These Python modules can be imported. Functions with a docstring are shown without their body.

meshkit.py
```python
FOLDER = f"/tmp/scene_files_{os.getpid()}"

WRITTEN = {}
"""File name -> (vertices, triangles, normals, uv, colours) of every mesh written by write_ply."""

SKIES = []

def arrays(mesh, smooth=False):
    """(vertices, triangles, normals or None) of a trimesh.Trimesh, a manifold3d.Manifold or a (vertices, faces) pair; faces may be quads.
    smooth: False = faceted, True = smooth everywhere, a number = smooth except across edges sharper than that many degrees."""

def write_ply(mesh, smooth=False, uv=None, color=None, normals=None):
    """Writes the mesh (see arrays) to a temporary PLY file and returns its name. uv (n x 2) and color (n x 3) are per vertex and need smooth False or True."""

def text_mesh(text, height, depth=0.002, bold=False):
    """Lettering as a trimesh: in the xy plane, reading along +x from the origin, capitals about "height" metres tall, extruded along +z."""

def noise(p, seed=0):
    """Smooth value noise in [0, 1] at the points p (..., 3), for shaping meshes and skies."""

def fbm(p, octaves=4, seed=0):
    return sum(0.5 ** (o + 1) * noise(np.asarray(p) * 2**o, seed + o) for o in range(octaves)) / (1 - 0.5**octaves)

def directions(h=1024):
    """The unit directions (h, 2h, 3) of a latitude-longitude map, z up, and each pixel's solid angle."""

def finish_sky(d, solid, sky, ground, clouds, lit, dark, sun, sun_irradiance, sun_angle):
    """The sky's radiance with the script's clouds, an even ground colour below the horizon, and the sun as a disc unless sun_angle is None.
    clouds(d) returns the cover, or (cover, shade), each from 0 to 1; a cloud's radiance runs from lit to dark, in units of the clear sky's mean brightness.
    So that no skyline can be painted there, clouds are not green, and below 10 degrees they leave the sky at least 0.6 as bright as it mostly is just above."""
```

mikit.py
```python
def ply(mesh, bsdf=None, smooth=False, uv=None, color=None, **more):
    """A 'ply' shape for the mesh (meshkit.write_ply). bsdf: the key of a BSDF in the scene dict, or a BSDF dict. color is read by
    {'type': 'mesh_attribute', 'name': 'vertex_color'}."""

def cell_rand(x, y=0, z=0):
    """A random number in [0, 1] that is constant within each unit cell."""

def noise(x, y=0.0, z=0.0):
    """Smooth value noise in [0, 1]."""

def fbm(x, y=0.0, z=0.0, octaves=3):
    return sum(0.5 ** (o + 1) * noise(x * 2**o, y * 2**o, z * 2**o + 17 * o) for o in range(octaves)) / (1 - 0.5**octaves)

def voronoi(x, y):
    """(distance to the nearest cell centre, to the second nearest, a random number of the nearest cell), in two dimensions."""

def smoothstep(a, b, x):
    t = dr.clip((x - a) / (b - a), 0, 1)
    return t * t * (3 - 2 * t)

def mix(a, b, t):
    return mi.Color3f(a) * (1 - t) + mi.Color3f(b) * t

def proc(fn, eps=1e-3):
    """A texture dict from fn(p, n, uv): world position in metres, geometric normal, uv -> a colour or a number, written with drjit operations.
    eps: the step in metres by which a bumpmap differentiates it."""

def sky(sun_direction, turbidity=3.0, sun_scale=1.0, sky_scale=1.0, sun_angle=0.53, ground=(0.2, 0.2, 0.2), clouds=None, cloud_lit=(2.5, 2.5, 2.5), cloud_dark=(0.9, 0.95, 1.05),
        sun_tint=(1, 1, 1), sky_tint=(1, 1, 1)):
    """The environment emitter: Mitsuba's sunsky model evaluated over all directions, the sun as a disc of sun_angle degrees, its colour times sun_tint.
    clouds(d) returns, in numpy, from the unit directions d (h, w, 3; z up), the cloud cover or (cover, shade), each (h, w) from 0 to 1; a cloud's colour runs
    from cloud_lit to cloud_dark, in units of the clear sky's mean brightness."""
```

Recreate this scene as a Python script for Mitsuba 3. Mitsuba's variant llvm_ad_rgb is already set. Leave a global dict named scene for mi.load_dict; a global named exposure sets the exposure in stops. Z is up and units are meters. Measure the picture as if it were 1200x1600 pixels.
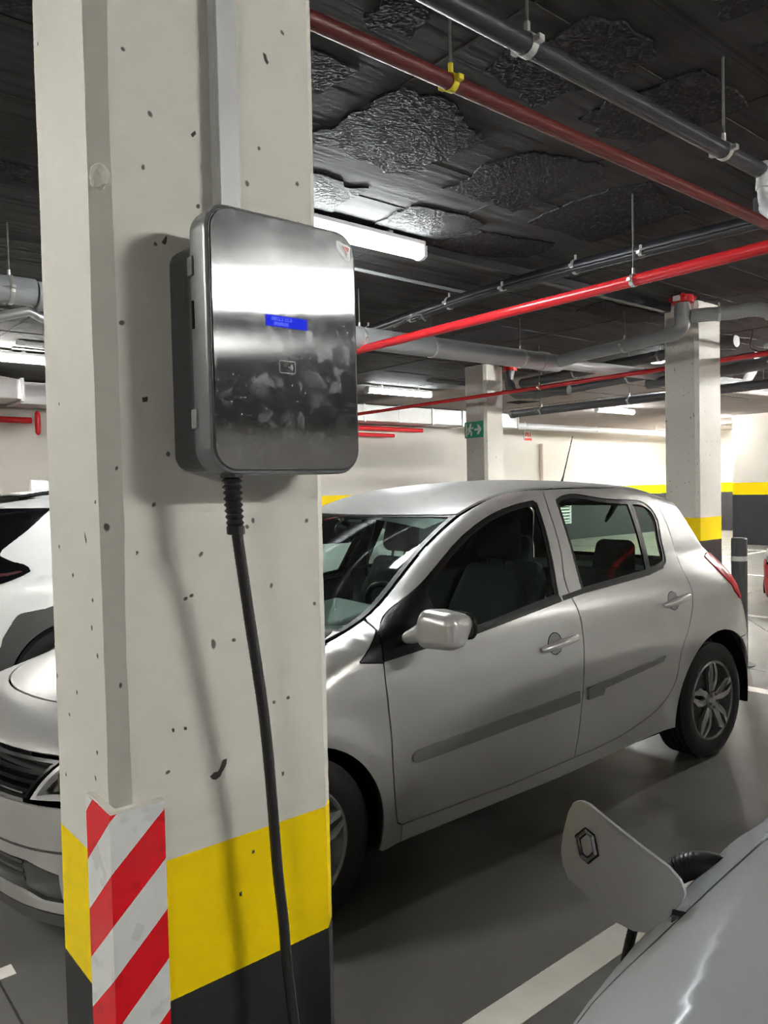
import math, random
import numpy as np
import drjit as dr
import mitsuba as mi
import trimesh
import shapely
from shapely.geometry import Polygon, LineString, Point, box as sbox
from shapely.ops import unary_union
from scipy.interpolate import CubicSpline, PchipInterpolator
from scipy.spatial import Delaunay
import manifold3d as m3
import meshkit, mikit
from mikit import noise, fbm, voronoi, smoothstep, mix, cell_rand, proc

T = mi.ScalarTransform4f
rng = np.random.default_rng(7)
scene, labels = {}, {}

# ------------------------------------------------------------------ camera, light, exposure
CAM_H, PITCH, ROLL, HEAD, FPX = 1.44382, .0310485, -.0219574, .874755, 1211.92
_F = np.array([math.cos(HEAD) * math.cos(PITCH), math.sin(HEAD) * math.cos(PITCH), -math.sin(PITCH)])
_R0 = np.array([math.sin(HEAD), -math.cos(HEAD), 0.0]); _U0 = np.cross(_R0, _F)
_U = -math.sin(ROLL) * _R0 + math.cos(ROLL) * _U0
_O = np.array([0, 0, CAM_H])
scene['camera'] = {'type': 'perspective', 'fov_axis': 'x', 'fov': 2 * math.degrees(math.atan(600 / FPX)),
                   'near_clip': 0.02, 'far_clip': 200.0,
                   'to_world': T().look_at(origin=_O.tolist(), target=(_O + _F).tolist(), up=_U.tolist())}
exposure = 3.5
LAMP = 17.0                      # radiance of a batten's diffuser
WARM, COOL = (1.0, .98, .91), (.96, 1.0, 1.0)
# batten rows run along x: (x centre, y, strength, colour, in the photograph or not)
BATTENS = [(2.53, 3.36, .65, COOL), (7.42, 8.47, .45, COOL), (12.97, 8.56, 1.2, COOL), (1.92, 8.3, .9, WARM),
           (3.0, -2.52, 2.2, WARM), (-3.3, -2.4, 1.3, WARM), (-2.1, 3.36, 2.15, WARM), (8.9, 1.9, 5.4, WARM),
           (7.9, -2.4, .8, WARM), (13.3, 3.0, 4.2, WARM), (-3.3, 8.3, .3, WARM),
           (18.9, 9.9, 2.5, WARM), (20.3, 11.0, 2.5, WARM), (17.0, 8.85, 1.0, WARM), (2.7, -4.75, .07, WARM)]
CEIL = 2.9

# ------------------------------------------------------------------ materials
def bs(key, d): scene['m_' + key] = d
def two(d): return {'type': 'twosided', 'b': d}
def rgb(c): return {'type': 'rgb', 'value': list(c)}
def pr(c, rough=.5, metal=0.0, spec=.5, **k):
    base = c if isinstance(c, dict) else rgb(c)
    return {'type': 'principled', 'base_color': base, 'roughness': rough, 'metallic': metal, 'specular': spec, **k}

def t_concrete(base, amp=.06):
    def fn(p, n, uv):
        a = fbm(p.x * 2.2 + 3, p.y * 2.2, p.z * 1.1, 4)
        q = p.x - p.y
        wx, wz = noise(p.x * 30, p.y * 30, p.z * 30) * .35, noise(p.x * 26 + 9, p.y * 26, p.z * 26) * .35
        d, _, r = voronoi(q * 26 + wx, p.z * 26 + wz)
        k = cell_rand(dr.floor(q * 3), dr.floor(p.z * 3))
        pit = dr.select(r > .955 - .10 * k, smoothstep(.12, .06, d), 0.0)
        d2, _, r2 = voronoi(q * 13 + 31 + wx, p.z * 5.2 + 7 + wz)
        pit2 = dr.select(r2 > .90, smoothstep(.065, .035, d2), 0.0)
        fine = noise(p.x * 60, p.y * 60, p.z * 60)
        c = mi.Color3f(*base) * (1 - amp + 2 * amp * a) * (.985 + .03 * fine)
        return mix(c, mi.Color3f(.05, .045, .04), dr.maximum(pit, pit2) * .9)
    return fn
def t_bumpy(sx, sz, h):
    def fn(p, n, uv): return h * (fbm(p.x * sx, p.y * sx, p.z * sz, 3))
    return fn
def bump(d, fn, eps=2e-3): return {'type': 'bumpmap', 't': proc(fn, eps), 'scale': 1.0, 'b': d}

bs('white_paint', pr(proc(t_concrete((.60, .585, .54))), .55, spec=.35))
bs('yellow_paint', pr((.90, .66, .004), .5, spec=.15))
bs('black_paint', pr((.022, .022, .024), .5, spec=.35))
def f_wall(p, n, uv):
    a = fbm(p.x * .8, p.y * .8, p.z * .8, 3)
    return mi.Color3f(.60, .575, .53) * (.93 + .14 * a)
bs('wall_paint', pr(proc(f_wall), .7, spec=.25))
bs('wall_pink', pr((.56, .47, .42), .7, spec=.25))
bs('dado_paint', pr((.035, .036, .042), .6, spec=.3))
def f_floor(p, n, uv):
    a = fbm(p.x * .9, p.y * .9, 1.0, 4); b = fbm(p.x * 5, p.y * 5, 3.0, 3); c = noise(p.x * 45, p.y * 45)
    s = fbm(p.x * .35 + 9, p.y * 2.2, 5.0, 3)
    v = .145 * (.72 + .30 * a + .16 * b + .05 * c + .14 * s)
    d = smoothstep(.62, .78, fbm(p.x * 1.6 + 4, p.y * 1.6 + 8, 2.0, 4))
    return mi.Color3f(v, v * .985, v * .93) * (1 - .25 * d)
def f_floor_r(p, n, uv): return .24 + .22 * fbm(p.x * 3, p.y * 3, 7.0, 4)
bs('floor', {'type': 'bumpmap', 't': proc(t_bumpy(2.5, 2.5, .0045), 4e-3), 'scale': 1.0,
             'b': {'type': 'principled', 'base_color': proc(f_floor), 'roughness': proc(f_floor_r), 'specular': .5}})
def f_line(p, n, uv):
    a = fbm(p.x * 6, p.y * 6, 2.0, 4)
    return mi.Color3f(.86, .83, .77) * (.85 + .25 * a)
bs('floor_line', pr(proc(f_line), .4, spec=.4))
bs('joint', pr((.03, .03, .028), .8))
def f_ceil(p, n, uv):
    a = fbm(p.x * 1.3, p.y * 1.3, 0.5, 4); b = noise(p.x * 3, p.y * 26)
    c = smoothstep(.55, .7, fbm(p.x * 2.1 + 5, p.y * 9, 1.0, 3))
    yy = p.y / .118 + .06 * noise(p.x * 1.3, p.y * 4); t = yy - dr.floor(yy)
    ln = smoothstep(.05, .0, t) * smoothstep(.35, .6, noise(p.x * 2.2, dr.floor(yy) * 7.3)) + smoothstep(.6, .8, noise(p.x * 1.7, p.y * 55)) * .5
    v = .046 * (.55 + .5 * a + .45 * b) * (1 - .22 * c) * (1 - .55 * dr.minimum(ln, 1))
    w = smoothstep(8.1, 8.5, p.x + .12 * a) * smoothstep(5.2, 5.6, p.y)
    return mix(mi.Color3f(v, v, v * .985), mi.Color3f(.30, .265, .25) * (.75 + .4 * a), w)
def h_ceil(p, n, uv):
    return .004 * fbm(p.x * 1.5, p.y * 34, 1.0, 3) + .004 * fbm(p.x * 3, p.y * 3, 4.0, 3)
bs('ceiling', bump(pr(proc(f_ceil), .78, spec=.18), h_ceil, 3e-3))
def f_patch(p, n, uv):
    g = noise(p.x * 120, p.y * 120); a = fbm(p.x * 4, p.y * 4, 3.0, 3); b = noise(p.x * 60, p.y * 60, 2.0)
    v = .030 * (.12 + .55 * a + 2.2 * dr.power(g, 3.0) * b)
    return mi.Color3f(v, v, v * 1.04)
def h_patch(p, n, uv): return .008 * noise(p.x * 110, p.y * 110) + .006 * noise(p.x * 45, p.y * 45, 3.0)
bs('ceiling_patch', bump(pr(proc(f_patch), .75, spec=.3), h_patch, 2e-3))
bs('ceiling_light_zone', pr((.30, .27, .26), .7))

bs('pvc', pr((.30, .31, .32), .35, spec=.5)); bs('pvc_light', pr((.50, .51, .52), .35, spec=.5)); bs('pvc_dark', pr((.10, .105, .11), .4, spec=.5))
bs('pipe_red', pr((.62, .022, .028), .28, spec=.5)); bs('pipe_maroon', pr((.10, .018, .016), .42, spec=.45))
bs('pipe_black', pr((.022, .023, .028), .38, spec=.5))
bs('galv', two(pr((.58, .58, .58), .34, metal=.85))); bs('steel_rod', pr((.12, .12, .12), .5, metal=.5)); bs('yellow_tape', two(pr((.62, .50, .02), .5)))
bs('clip', two(pr((.62, .62, .60), .35, metal=.6)))
bs('white_plastic', pr((.66, .67, .68), .4)); bs('black_plastic', pr((.018, .018, .019), .38, spec=.5)); bs('dark_plastic', pr((.045, .052, .056), .34, spec=.5))
bs('rubber', pr((.014, .014, .0145), .62, spec=.35)); bs('matt_black', pr((.006, .006, .0065), .9, spec=.1))
def f_guard(p, n, uv):
    s = (p.x - .396) - (p.y - 1.1065)
    w = (p.z - .90 * s - .815) / .154 + 20.0
    t = w - dr.floor(w)
    red = smoothstep(.0, .012, t) * smoothstep(.506, .494, t)
    sc = smoothstep(.62, .7, fbm(p.x * 30, p.y * 30, p.z * 30, 3)) * .12
    return mix(mi.Color3f(.66, .67, .67), mi.Color3f(.70, .004, .012), red) * (1 - sc)
bs('guard_face', pr(proc(f_guard), .3, spec=.5)); bs('guard_foam', pr((.60, .58, .53), .8))
def f_brush(p, n, uv):
    l = noise(p.x * 3.0, p.z * 1500.0); m = noise(p.x * 9.0, p.z * 420.0, 3.0)
    sm = smoothstep(.52, .75, fbm(p.x * 22 + 3, 1.0, p.z * 22, 4))
    sm2 = smoothstep(.66, .74, fbm(p.x * 60, 4.0, p.z * 45, 3))
    v = .45 * (.92 + .12 * l + .06 * m)
    return mi.Color3f(v * .97, v * .99, v * 1.03)
def f_brush_r(p, n, uv):
    sm = smoothstep(.48, .75, fbm(p.x * 22 + 3, 1.0, p.z * 22, 4))
    return .27 + .12 * sm
def f_smudge(p, n, uv):
    sm = smoothstep(.50, .78, fbm(p.x * 20 + 3, 1.0, p.z * 20, 4)); s2 = smoothstep(.62, .76, fbm(p.x * 55, 4.0, p.z * 38, 3))
    d, _, r = voronoi(p.x * 120, p.z * 120)
    return .010 + .02 * sm + .03 * s2 + dr.select(r > .9, smoothstep(.2, .1, d) * .1, 0.0)
bs('brushed_steel', {'type': 'blendbsdf', 'weight': proc(f_smudge),
    'a': {'type': 'roughconductor', 'distribution': 'beckmann', 'alpha_u': .085, 'alpha_v': .007, 'specular_reflectance': proc(f_brush), 'material': 'none'},
    'b': {'type': 'roughconductor', 'distribution': 'beckmann', 'alpha': .11, 'specular_reflectance': rgb((.52, .54, .57)), 'material': 'none'}})
bs('cover_grey', pr((.11, .12, .125), .28, spec=.6)); bs('body_grey', pr((.052, .060, .062), .33, spec=.5))
bs('chip', pr((.06, .055, .05), .8)); bs('sticker', pr((.70, .70, .70), .4)); bs('sticker_red', pr((.55, .05, .07), .4)); bs('sticker_grey', pr((.32, .33, .34), .4)); bs('etch', pr((.42, .42, .43), .5))
bs('glyph', {'type': 'diffuse', 'reflectance': rgb((.006, .008, .03))})

def paint(c, metal=.35, rough=.34):
    return two(pr(c, rough, metal=metal, spec=.5, clearcoat=1.0, clearcoat_gloss=.96))
bs('silver', paint((.46, .455, .445), .5, .30)); bs('white_car', paint((.74, .745, .74), 0.0, .4)); bs('grey_car', paint((.33, .345, .365), .25, .36)); bs('red_car', paint((.42, .012, .018), 0.0, .4))
bs('seal', two(pr((.006, .006, .0065), .35, spec=.25))); bs('liner', two(pr((.008, .008, .008), .9, spec=.1)))
bs('trim_grey', two(pr((.060, .060, .060), .5))); bs('moulding', two(pr((.185, .185, .182), .4, spec=.5)))
bs('glass', {'type': 'thindielectric', 'int_ior': 1.5, 'specular_transmittance': rgb((.78, .92, .85))})
bs('glass_tint', {'type': 'thindielectric', 'int_ior': 1.5, 'specular_transmittance': rgb((.52, .60, .57))})
bs('glass_dark', two(pr((.004, .004, .005), .06, spec=.55)))
bs('lamp_clear', {'type': 'thindielectric', 'int_ior': 1.45})
bs('chrome', two(pr((.66, .66, .67), .12, metal=1.0))); bs('alloy', two(pr((.36, .36, .36), .3, metal=.75)))
bs('tail_red', two(pr((.38, .008, .016), .12, clearcoat=1.0))); bs('tail_dark', two(pr((.05, .003, .006), .12, clearcoat=1.0)))
bs('seat_cloth', two(pr((.016, .018, .018), .9))); bs('seat_light', two(pr((.075, .085, .082), .9))); bs('dash', two(pr((.050, .056, .054), .5)))
bs('mirror', two(pr((.85, .85, .85), .03, metal=1.0)))
bs('sign_green', pr((.012, .30, .17), .5)); bs('sign_white', pr((.75, .75, .74), .5)); bs('sign_red', pr((.60, .03, .03), .5)); bs('hatch', pr((.012, .012, .024), .7))
bs('reflector', pr((.75, .75, .74), .25, metal=.5)); bs('bollard', pr((.055, .058, .062), .45)); bs('teal', pr((.02, .30, .29), .4))
# ------------------------------------------------------------------ helpers
def key_of(name):
    if name not in scene and not any(k.startswith(name + '__') for k in scene) and name not in labels: return name
    i = 1
    while True:
        k = f'{name}_{i:03d}'
        if k not in scene and k not in labels and not any(q.startswith(k + '__') for q in scene): return k
        i += 1
def say(key, label=None, cat=None, group=None, kind=None):
    d = labels.setdefault(key, {})
    for a, b in (('label', label), ('category', cat), ('group', group), ('kind', kind)):
        if b: d[a] = b
    return key
def thing(name, label, cat, group=None):
    return say(key_of(name), label, cat, group)
def put(name, mesh, mat, parent=None, smooth=False, to=None, label=None, kind=None, **more):
    key = key_of((parent + '__' if parent else '') + name)
    d = mikit.ply(mesh, 'm_' + mat, smooth, **more)
    if to is not None: d['to_world'] = to
    scene[key] = d
    if label or kind: say(key, label, kind=kind)
    return key
def lift_put(name, vfn, mat, parent, to=None, label=None, kind=None):
    v, f, n = vfn
    key = key_of(parent + '__' + name)
    d = {'type': 'ply', 'filename': meshkit.write_ply((v, f), normals=n), 'face_normals': False, 'bsdf': {'type': 'ref', 'id': 'm_' + mat}}
    if to is not None: d['to_world'] = to
    scene[key] = d
    if label or kind: say(key, label, kind=kind)
    return key
def cat(ms): return trimesh.util.concatenate([tm(m) for m in ms])
def tm(m):
    if hasattr(m, 'to_mesh'):
        q = m.to_mesh(); return trimesh.Trimesh(q.vert_properties[:, :3], q.tri_verts, process=False)
    return m
def bx(x0, x1, y0, y1, z0, z1, r=0.0):
    if r <= 0:
        return trimesh.creation.box(bounds=[(x0, y0, z0), (x1, y1, z1)])
    pts = [(a, b, c) for a in (x0, x1) for b in (y0, y1) for c in (z0, z1)]
    out = []
    cx, cy, cz = (x0 + x1) / 2, (y0 + y1) / 2, (z0 + z1) / 2
    for a, b, c in pts:
        sx, sy, sz = (1 if a > cx else -1), (1 if b > cy else -1), (1 if c > cz else -1)
        out += [(a, b - sy * r, c - sz * r), (a - sx * r, b, c - sz * r), (a - sx * r, b - sy * r, c)]
    return tm(m3.Manifold.hull_points(np.array(out)))
def rrect(x0, x1, y0, y1, r, n=6):
    return sbox(x0 + r, y0 + r, x1 - r, y1 - r).buffer(r, quad_segs=n)
def ext(poly, h):
    return cat([trimesh.creation.extrude_polygon(g, h, engine='earcut') for g in getattr(poly, 'geoms', [poly]) if g.area > 1e-10])
def axes(m, kind):
    """'xz': polygon (x, z) extruded towards -y from y = 0; 'yz': polygon (y, z) extruded towards +x."""
    v = np.array(m.vertices)
    if kind == 'xz': m = trimesh.Trimesh(np.c_[v[:, 0], -v[:, 2], v[:, 1]], m.faces, process=False)
    if kind == 'yz': m = trimesh.Trimesh(np.c_[v[:, 2], v[:, 0], v[:, 1]], m.faces, process=False)
    return m
def tube(path, r, n=14, caps=True):
    p = np.asarray(path, float); r = np.broadcast_to(np.asarray(r, float), (len(p),))
    t = np.gradient(p, axis=0); t /= np.linalg.norm(t, axis=1, keepdims=True) + 1e-12
    a = np.cross(t[0], [0, 0, 1.0] if abs(t[0][2]) < .9 else [1.0, 0, 0]); a /= np.linalg.norm(a)
    rings = []
    for i in range(len(p)):
        a = a - t[i] * (a @ t[i]); a /= np.linalg.norm(a); b = np.cross(t[i], a)
        g = np.arange(n) * 2 * np.pi / n
        rings.append(p[i] + r[i] * (np.cos(g)[:, None] * a + np.sin(g)[:, None] * b))
    v = np.vstack(rings); f = []
    for i in range(len(p) - 1):
        for j in range(n):
            q0, q1, q2, q3 = i * n + j, i * n + (j + 1) % n, (i + 1) * n + (j + 1) % n, (i + 1) * n + j
            f += [(q0, q1, q2), (q0, q2, q3)]
    if caps:
        v = np.vstack([v, p[0], p[-1]]); c0, c1 = len(v) - 2, len(v) - 1
        for j in range(n):
            f += [(c0, (j + 1) % n, j), (c1, (len(p) - 1) * n + j, (len(p) - 1) * n + (j + 1) % n)]
    return trimesh.Trimesh(v, np.array(f), process=False)
def cyl(p0, p1, r, n=16): return tube([p0, p1], r, n)
def lathe(prof, n=32):
    """prof: (radius, height) from bottom to top, about z."""
    prof = np.asarray(prof, float); g = np.arange(n) * 2 * np.pi / n
    v = np.vstack([np.c_[r * np.cos(g), r * np.sin(g), np.full(n, z)] for r, z in prof]); f = []
    for i in range(len(prof) - 1):
        for j in range(n):
            q0, q1, q2, q3 = i * n + j, i * n + (j + 1) % n, (i + 1) * n + (j + 1) % n, (i + 1) * n + j
            f += [(q0, q1, q2), (q0, q2, q3)]
    return trimesh.Trimesh(v, np.array(f), process=False)
def spl(pts, n=40):
    p = np.asarray(pts, float); d = np.r_[0, np.cumsum(np.linalg.norm(np.diff(p, axis=0), axis=1))]
    return CubicSpline(d, p, bc_type='natural')(np.linspace(0, d[-1], n))
def blob(balls, groups, edge=.012, it=12):
    """hulls of the listed balls, joined and smoothed"""
    sp = [m3.Manifold.sphere(r, 24).translate(c) for *c, r in balls]
    out = m3.Manifold()
    for g in groups: out += m3.Manifold.batch_hull([sp[i] for i in g])
    m = tm(out.refine_to_length(edge)); m.merge_vertices()
    trimesh.smoothing.filter_taubin(m, iterations=it)
    return m
def pillar_poly(x0, x1, y0, y1, c):
    return Polygon([(x0 + c, y0), (x1 - c, y0), (x1, y0 + c), (x1, y1 - c), (x1 - c, y1), (x0 + c, y1), (x0, y1 - c), (x0, y0 + c)])

# ------------------------------------------------------------------ bodies of cars: an implicit skin f(u, v, z) < 0 inside; panels are outlines lifted onto it
def csp(x, y): return CubicSpline(x, y, bc_type='natural')
def smax(a, b, k):
    h = np.maximum(k - np.abs(a - b), 0) / k
    return np.maximum(a, b) + h * h * k * .25
P_=csp([-.1,.25,.5,.9,1.6,2.3,3.0,3.4,3.7,3.98],[.70,.795,.83,.848,.853,.855,.853,.850,.83,.78])
B_=PchipInterpolator([.1,.2,.32,.47,.60,.72,.82,.90,.96,1.02,1.1,1.2,1.3,1.4,1.5,1.6],
                     [.935,.955,.975,.992,1.0,.998,.985,.965,.938,.905,.862,.806,.748,.688,.625,.56])
ZC=csp([-.05,.1,.3,.6,.9,1.12,1.4,1.7,2.0,2.3,2.6,2.9,3.2,3.45,3.60,3.70,3.82,4.05],
      [.69,.75,.805,.88,.95,1.01,1.185,1.33,1.422,1.463,1.473,1.463,1.433,1.385,1.335,1.20,.99,.70])
KS=PchipInterpolator([-.3,.2,.8,1.2,1.8,2.4,3.0,3.6,4.2],[.28,.28,.22,.24,.22,.05,-.02,-.12,-.14])
KD=PchipInterpolator([-.3,.3,.8,1.2,1.8,2.6,3.4,4.2],[.16,.15,.11,.06,.05,.10,.10,.05])
NZ=PchipInterpolator([0,.2,.35,.5,.6,.68,.75,.85,1.2],[.09,.03,.0,-.005,.008,.03,.06,.13,.4])
RZ=PchipInterpolator([0,.2,.35,.5,.65,.8,.95,1.1,1.5],[3.93,3.96,3.985,3.985,3.965,3.90,3.82,3.70,3.5])
def flare(u,z):
    out=0
    for uc in (.80,3.375):
        r=np.hypot(u-uc,z-.30); out=out+.016*np.exp(-((r-.36)/.06)**2)*(z>.0)
    return out
def f1(u,v,z):
    v=np.abs(v); zz=np.clip(z,.1,1.6)
    W=P_(np.clip(u,-.1,3.98))*B_(zz)-.135*np.clip(u-2.87,0,2)**1.5*np.clip((zz-.88)/.2,0,1)+flare(u,z)
    side=v-W
    uu=np.clip(u-KS(np.clip(u,-.3,4.2))*v*v,-.05,4.05)
    top=(z-ZC(uu)+KD(np.clip(u,-.3,4.2))*v*v)*.92
    front=NZ(zz)+.20*(v/.8)**2+.22*(v/.82)**6-u
    rear=u-RZ(zz)+.08*(v/.8)**2+.12*(v/.84)**8
    k=np.clip(.05+.05*np.clip((1.05-u)/.4,0,1),.04,.12)
    o=smax(side,top,k)
    o=smax(o,front*.9,.08)
    o=smax(o,rear*.9,.09)
    return o

P2=csp([-.1,.2,.45,.8,1.5,2.5,3.4,3.8,4.2],[.72,.80,.855,.88,.885,.885,.88,.85,.78])
B2=PchipInterpolator([.1,.3,.5,.66,.75,.82,.90,1.0,1.2,1.5],[.93,.97,1.0,1.0,.985,.955,.90,.84,.75,.62])
Z2=csp([-.05,.1,.25,.42,.56,.7,.9,1.2,1.45,1.75,2.1,2.5,3.0,3.5,3.9,4.3],[.64,.745,.81,.862,.882,.890,.898,.955,1.14,1.34,1.46,1.50,1.48,1.40,1.25,.9])
def f2(u,v,z):
    v=np.abs(v); zz=np.clip(z,.1,1.5)
    side=v-P2(np.clip(u,-.1,4.2))*B2(zz)
    uu=np.clip(u-.10*v*v,-.05,4.3)
    d=np.clip(v-(.515+.24*np.clip(u,0,1.1)),0,1); w=np.clip((1.25-u)/.2,0,1)
    top=(z-Z2(uu)+.02*(v/.6)**2+w*(.50*d+1.4*d*d)+(1-w)*.1*v*v)*.9
    front=.02+.18*(v/.8)**2+.2*(v/.84)**6-u+np.interp(zz,[.1,.3,.5,.7,.9],[.06,.0,0,.04,.3])
    rear=u-4.2+.1*(v/.8)**2+.1*(v/.84)**6+np.clip(zz-.8,0,1)*.5
    o=smax(side,top,.05); o=smax(o,front*.9,.06); return smax(o,rear*.9,.1)
P3=csp([-.1,.3,.7,1.5,2.5,3.4,4.0,4.4],[.80,.87,.90,.90,.90,.89,.85,.75])
B3=PchipInterpolator([.1,.3,.5,.7,.85,.95,1.05,1.2,1.35,1.5,1.6],[.95,.985,.995,1.0,.99,.97,.93,.86,.79,.71,.64])
Z3=csp([-.05,.12,.3,.5,.9,1.4,2.0,2.5,2.9,3.3,3.7,4.1,4.4],[1.02,1.20,1.385,1.44,1.482,1.515,1.51,1.45,1.31,1.10,1.0,.92,.75])
def f3(u,v,z):
    v=np.abs(v); zz=np.clip(z,.1,1.6)
    fl=0
    for uc in (.95,3.55): fl=fl+.03*np.exp(-((np.hypot(u-uc,z-.34)-.42)/.09)**2)
    side=v-P3(np.clip(u,-.1,4.4))*B3(zz)-fl
    top=(z-Z3(np.clip(u+.08*v*v,-.05,4.4))+.09*v*v)*.92
    rear=np.interp(zz,[.1,.3,.6,.8,.95,1.1],[.08,.0,0,.02,.0,.06])+.08*(v/.8)**2+.12*(v/.86)**8-u
    front=u-4.38+.15*(v/.8)**2+.2*(v/.86)**6
    o=smax(side,top,.09); o=smax(o,rear*.9,.08); return smax(o,front*.9,.1)

def tri2d(poly, step):
    best = None
    for k in range(4):            # finer until the triangles fill the outline
        best = tri2d_once(poly, step * .62 ** k)
        t = best[0][best[1]]; ar = np.abs((t[:, 1, 0] - t[:, 0, 0]) * (t[:, 2, 1] - t[:, 0, 1]) - (t[:, 1, 1] - t[:, 0, 1]) * (t[:, 2, 0] - t[:, 0, 0])).sum() / 2
        if abs(ar - poly.area) < .0015 * poly.area + 2e-6: break
    return best
def tri2d_once(poly, step):
    polys = list(poly.geoms) if hasattr(poly, 'geoms') else [poly]
    V, Fc, loops, base = [], [], [], 0
    for q in polys:
        if q.is_empty or q.area < 1e-6 or q.geom_type != 'Polygon': continue
        rings = []
        for ring in [q.exterior, *q.interiors]:
            rs = np.array(ring.segmentize(step * .7).coords)[:-1]
            keep = np.r_[True, np.linalg.norm(np.diff(rs, axis=0), axis=1) > 1e-5]
            rings.append(rs[keep])
        x0, y0, x1, y1 = q.bounds
        gx, gy = np.meshgrid(np.arange(x0, x1, step), np.arange(y0, y1, step * .866))
        gx = gx + (np.arange(gx.shape[0]) % 2)[:, None] * step * .5
        g = np.c_[gx.ravel(), gy.ravel()]
        inner = q.buffer(-step * .45)
        g = g[shapely.contains_xy(inner, g[:, 0], g[:, 1])] if not inner.is_empty else g[:0]
        pts = np.vstack(rings + [g])
        if len(pts) < 4: continue
        d = Delaunay(pts, qhull_options='QJ Qbb Qc Pp').simplices
        c = pts[d].mean(1)
        t = pts[d]; ar = np.abs((t[:, 1, 0] - t[:, 0, 0]) * (t[:, 2, 1] - t[:, 0, 1]) - (t[:, 1, 1] - t[:, 0, 1]) * (t[:, 2, 0] - t[:, 0, 0]))
        d = d[shapely.contains_xy(q, c[:, 0], c[:, 1]) & (ar > 1e-9)]
        k = base
        for r in rings:
            loops.append(np.arange(k, k + len(r))); k += len(r)
        V.append(pts); Fc.append(d + base); base += len(pts)
    return np.vstack(V), np.vstack(Fc), loops

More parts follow.
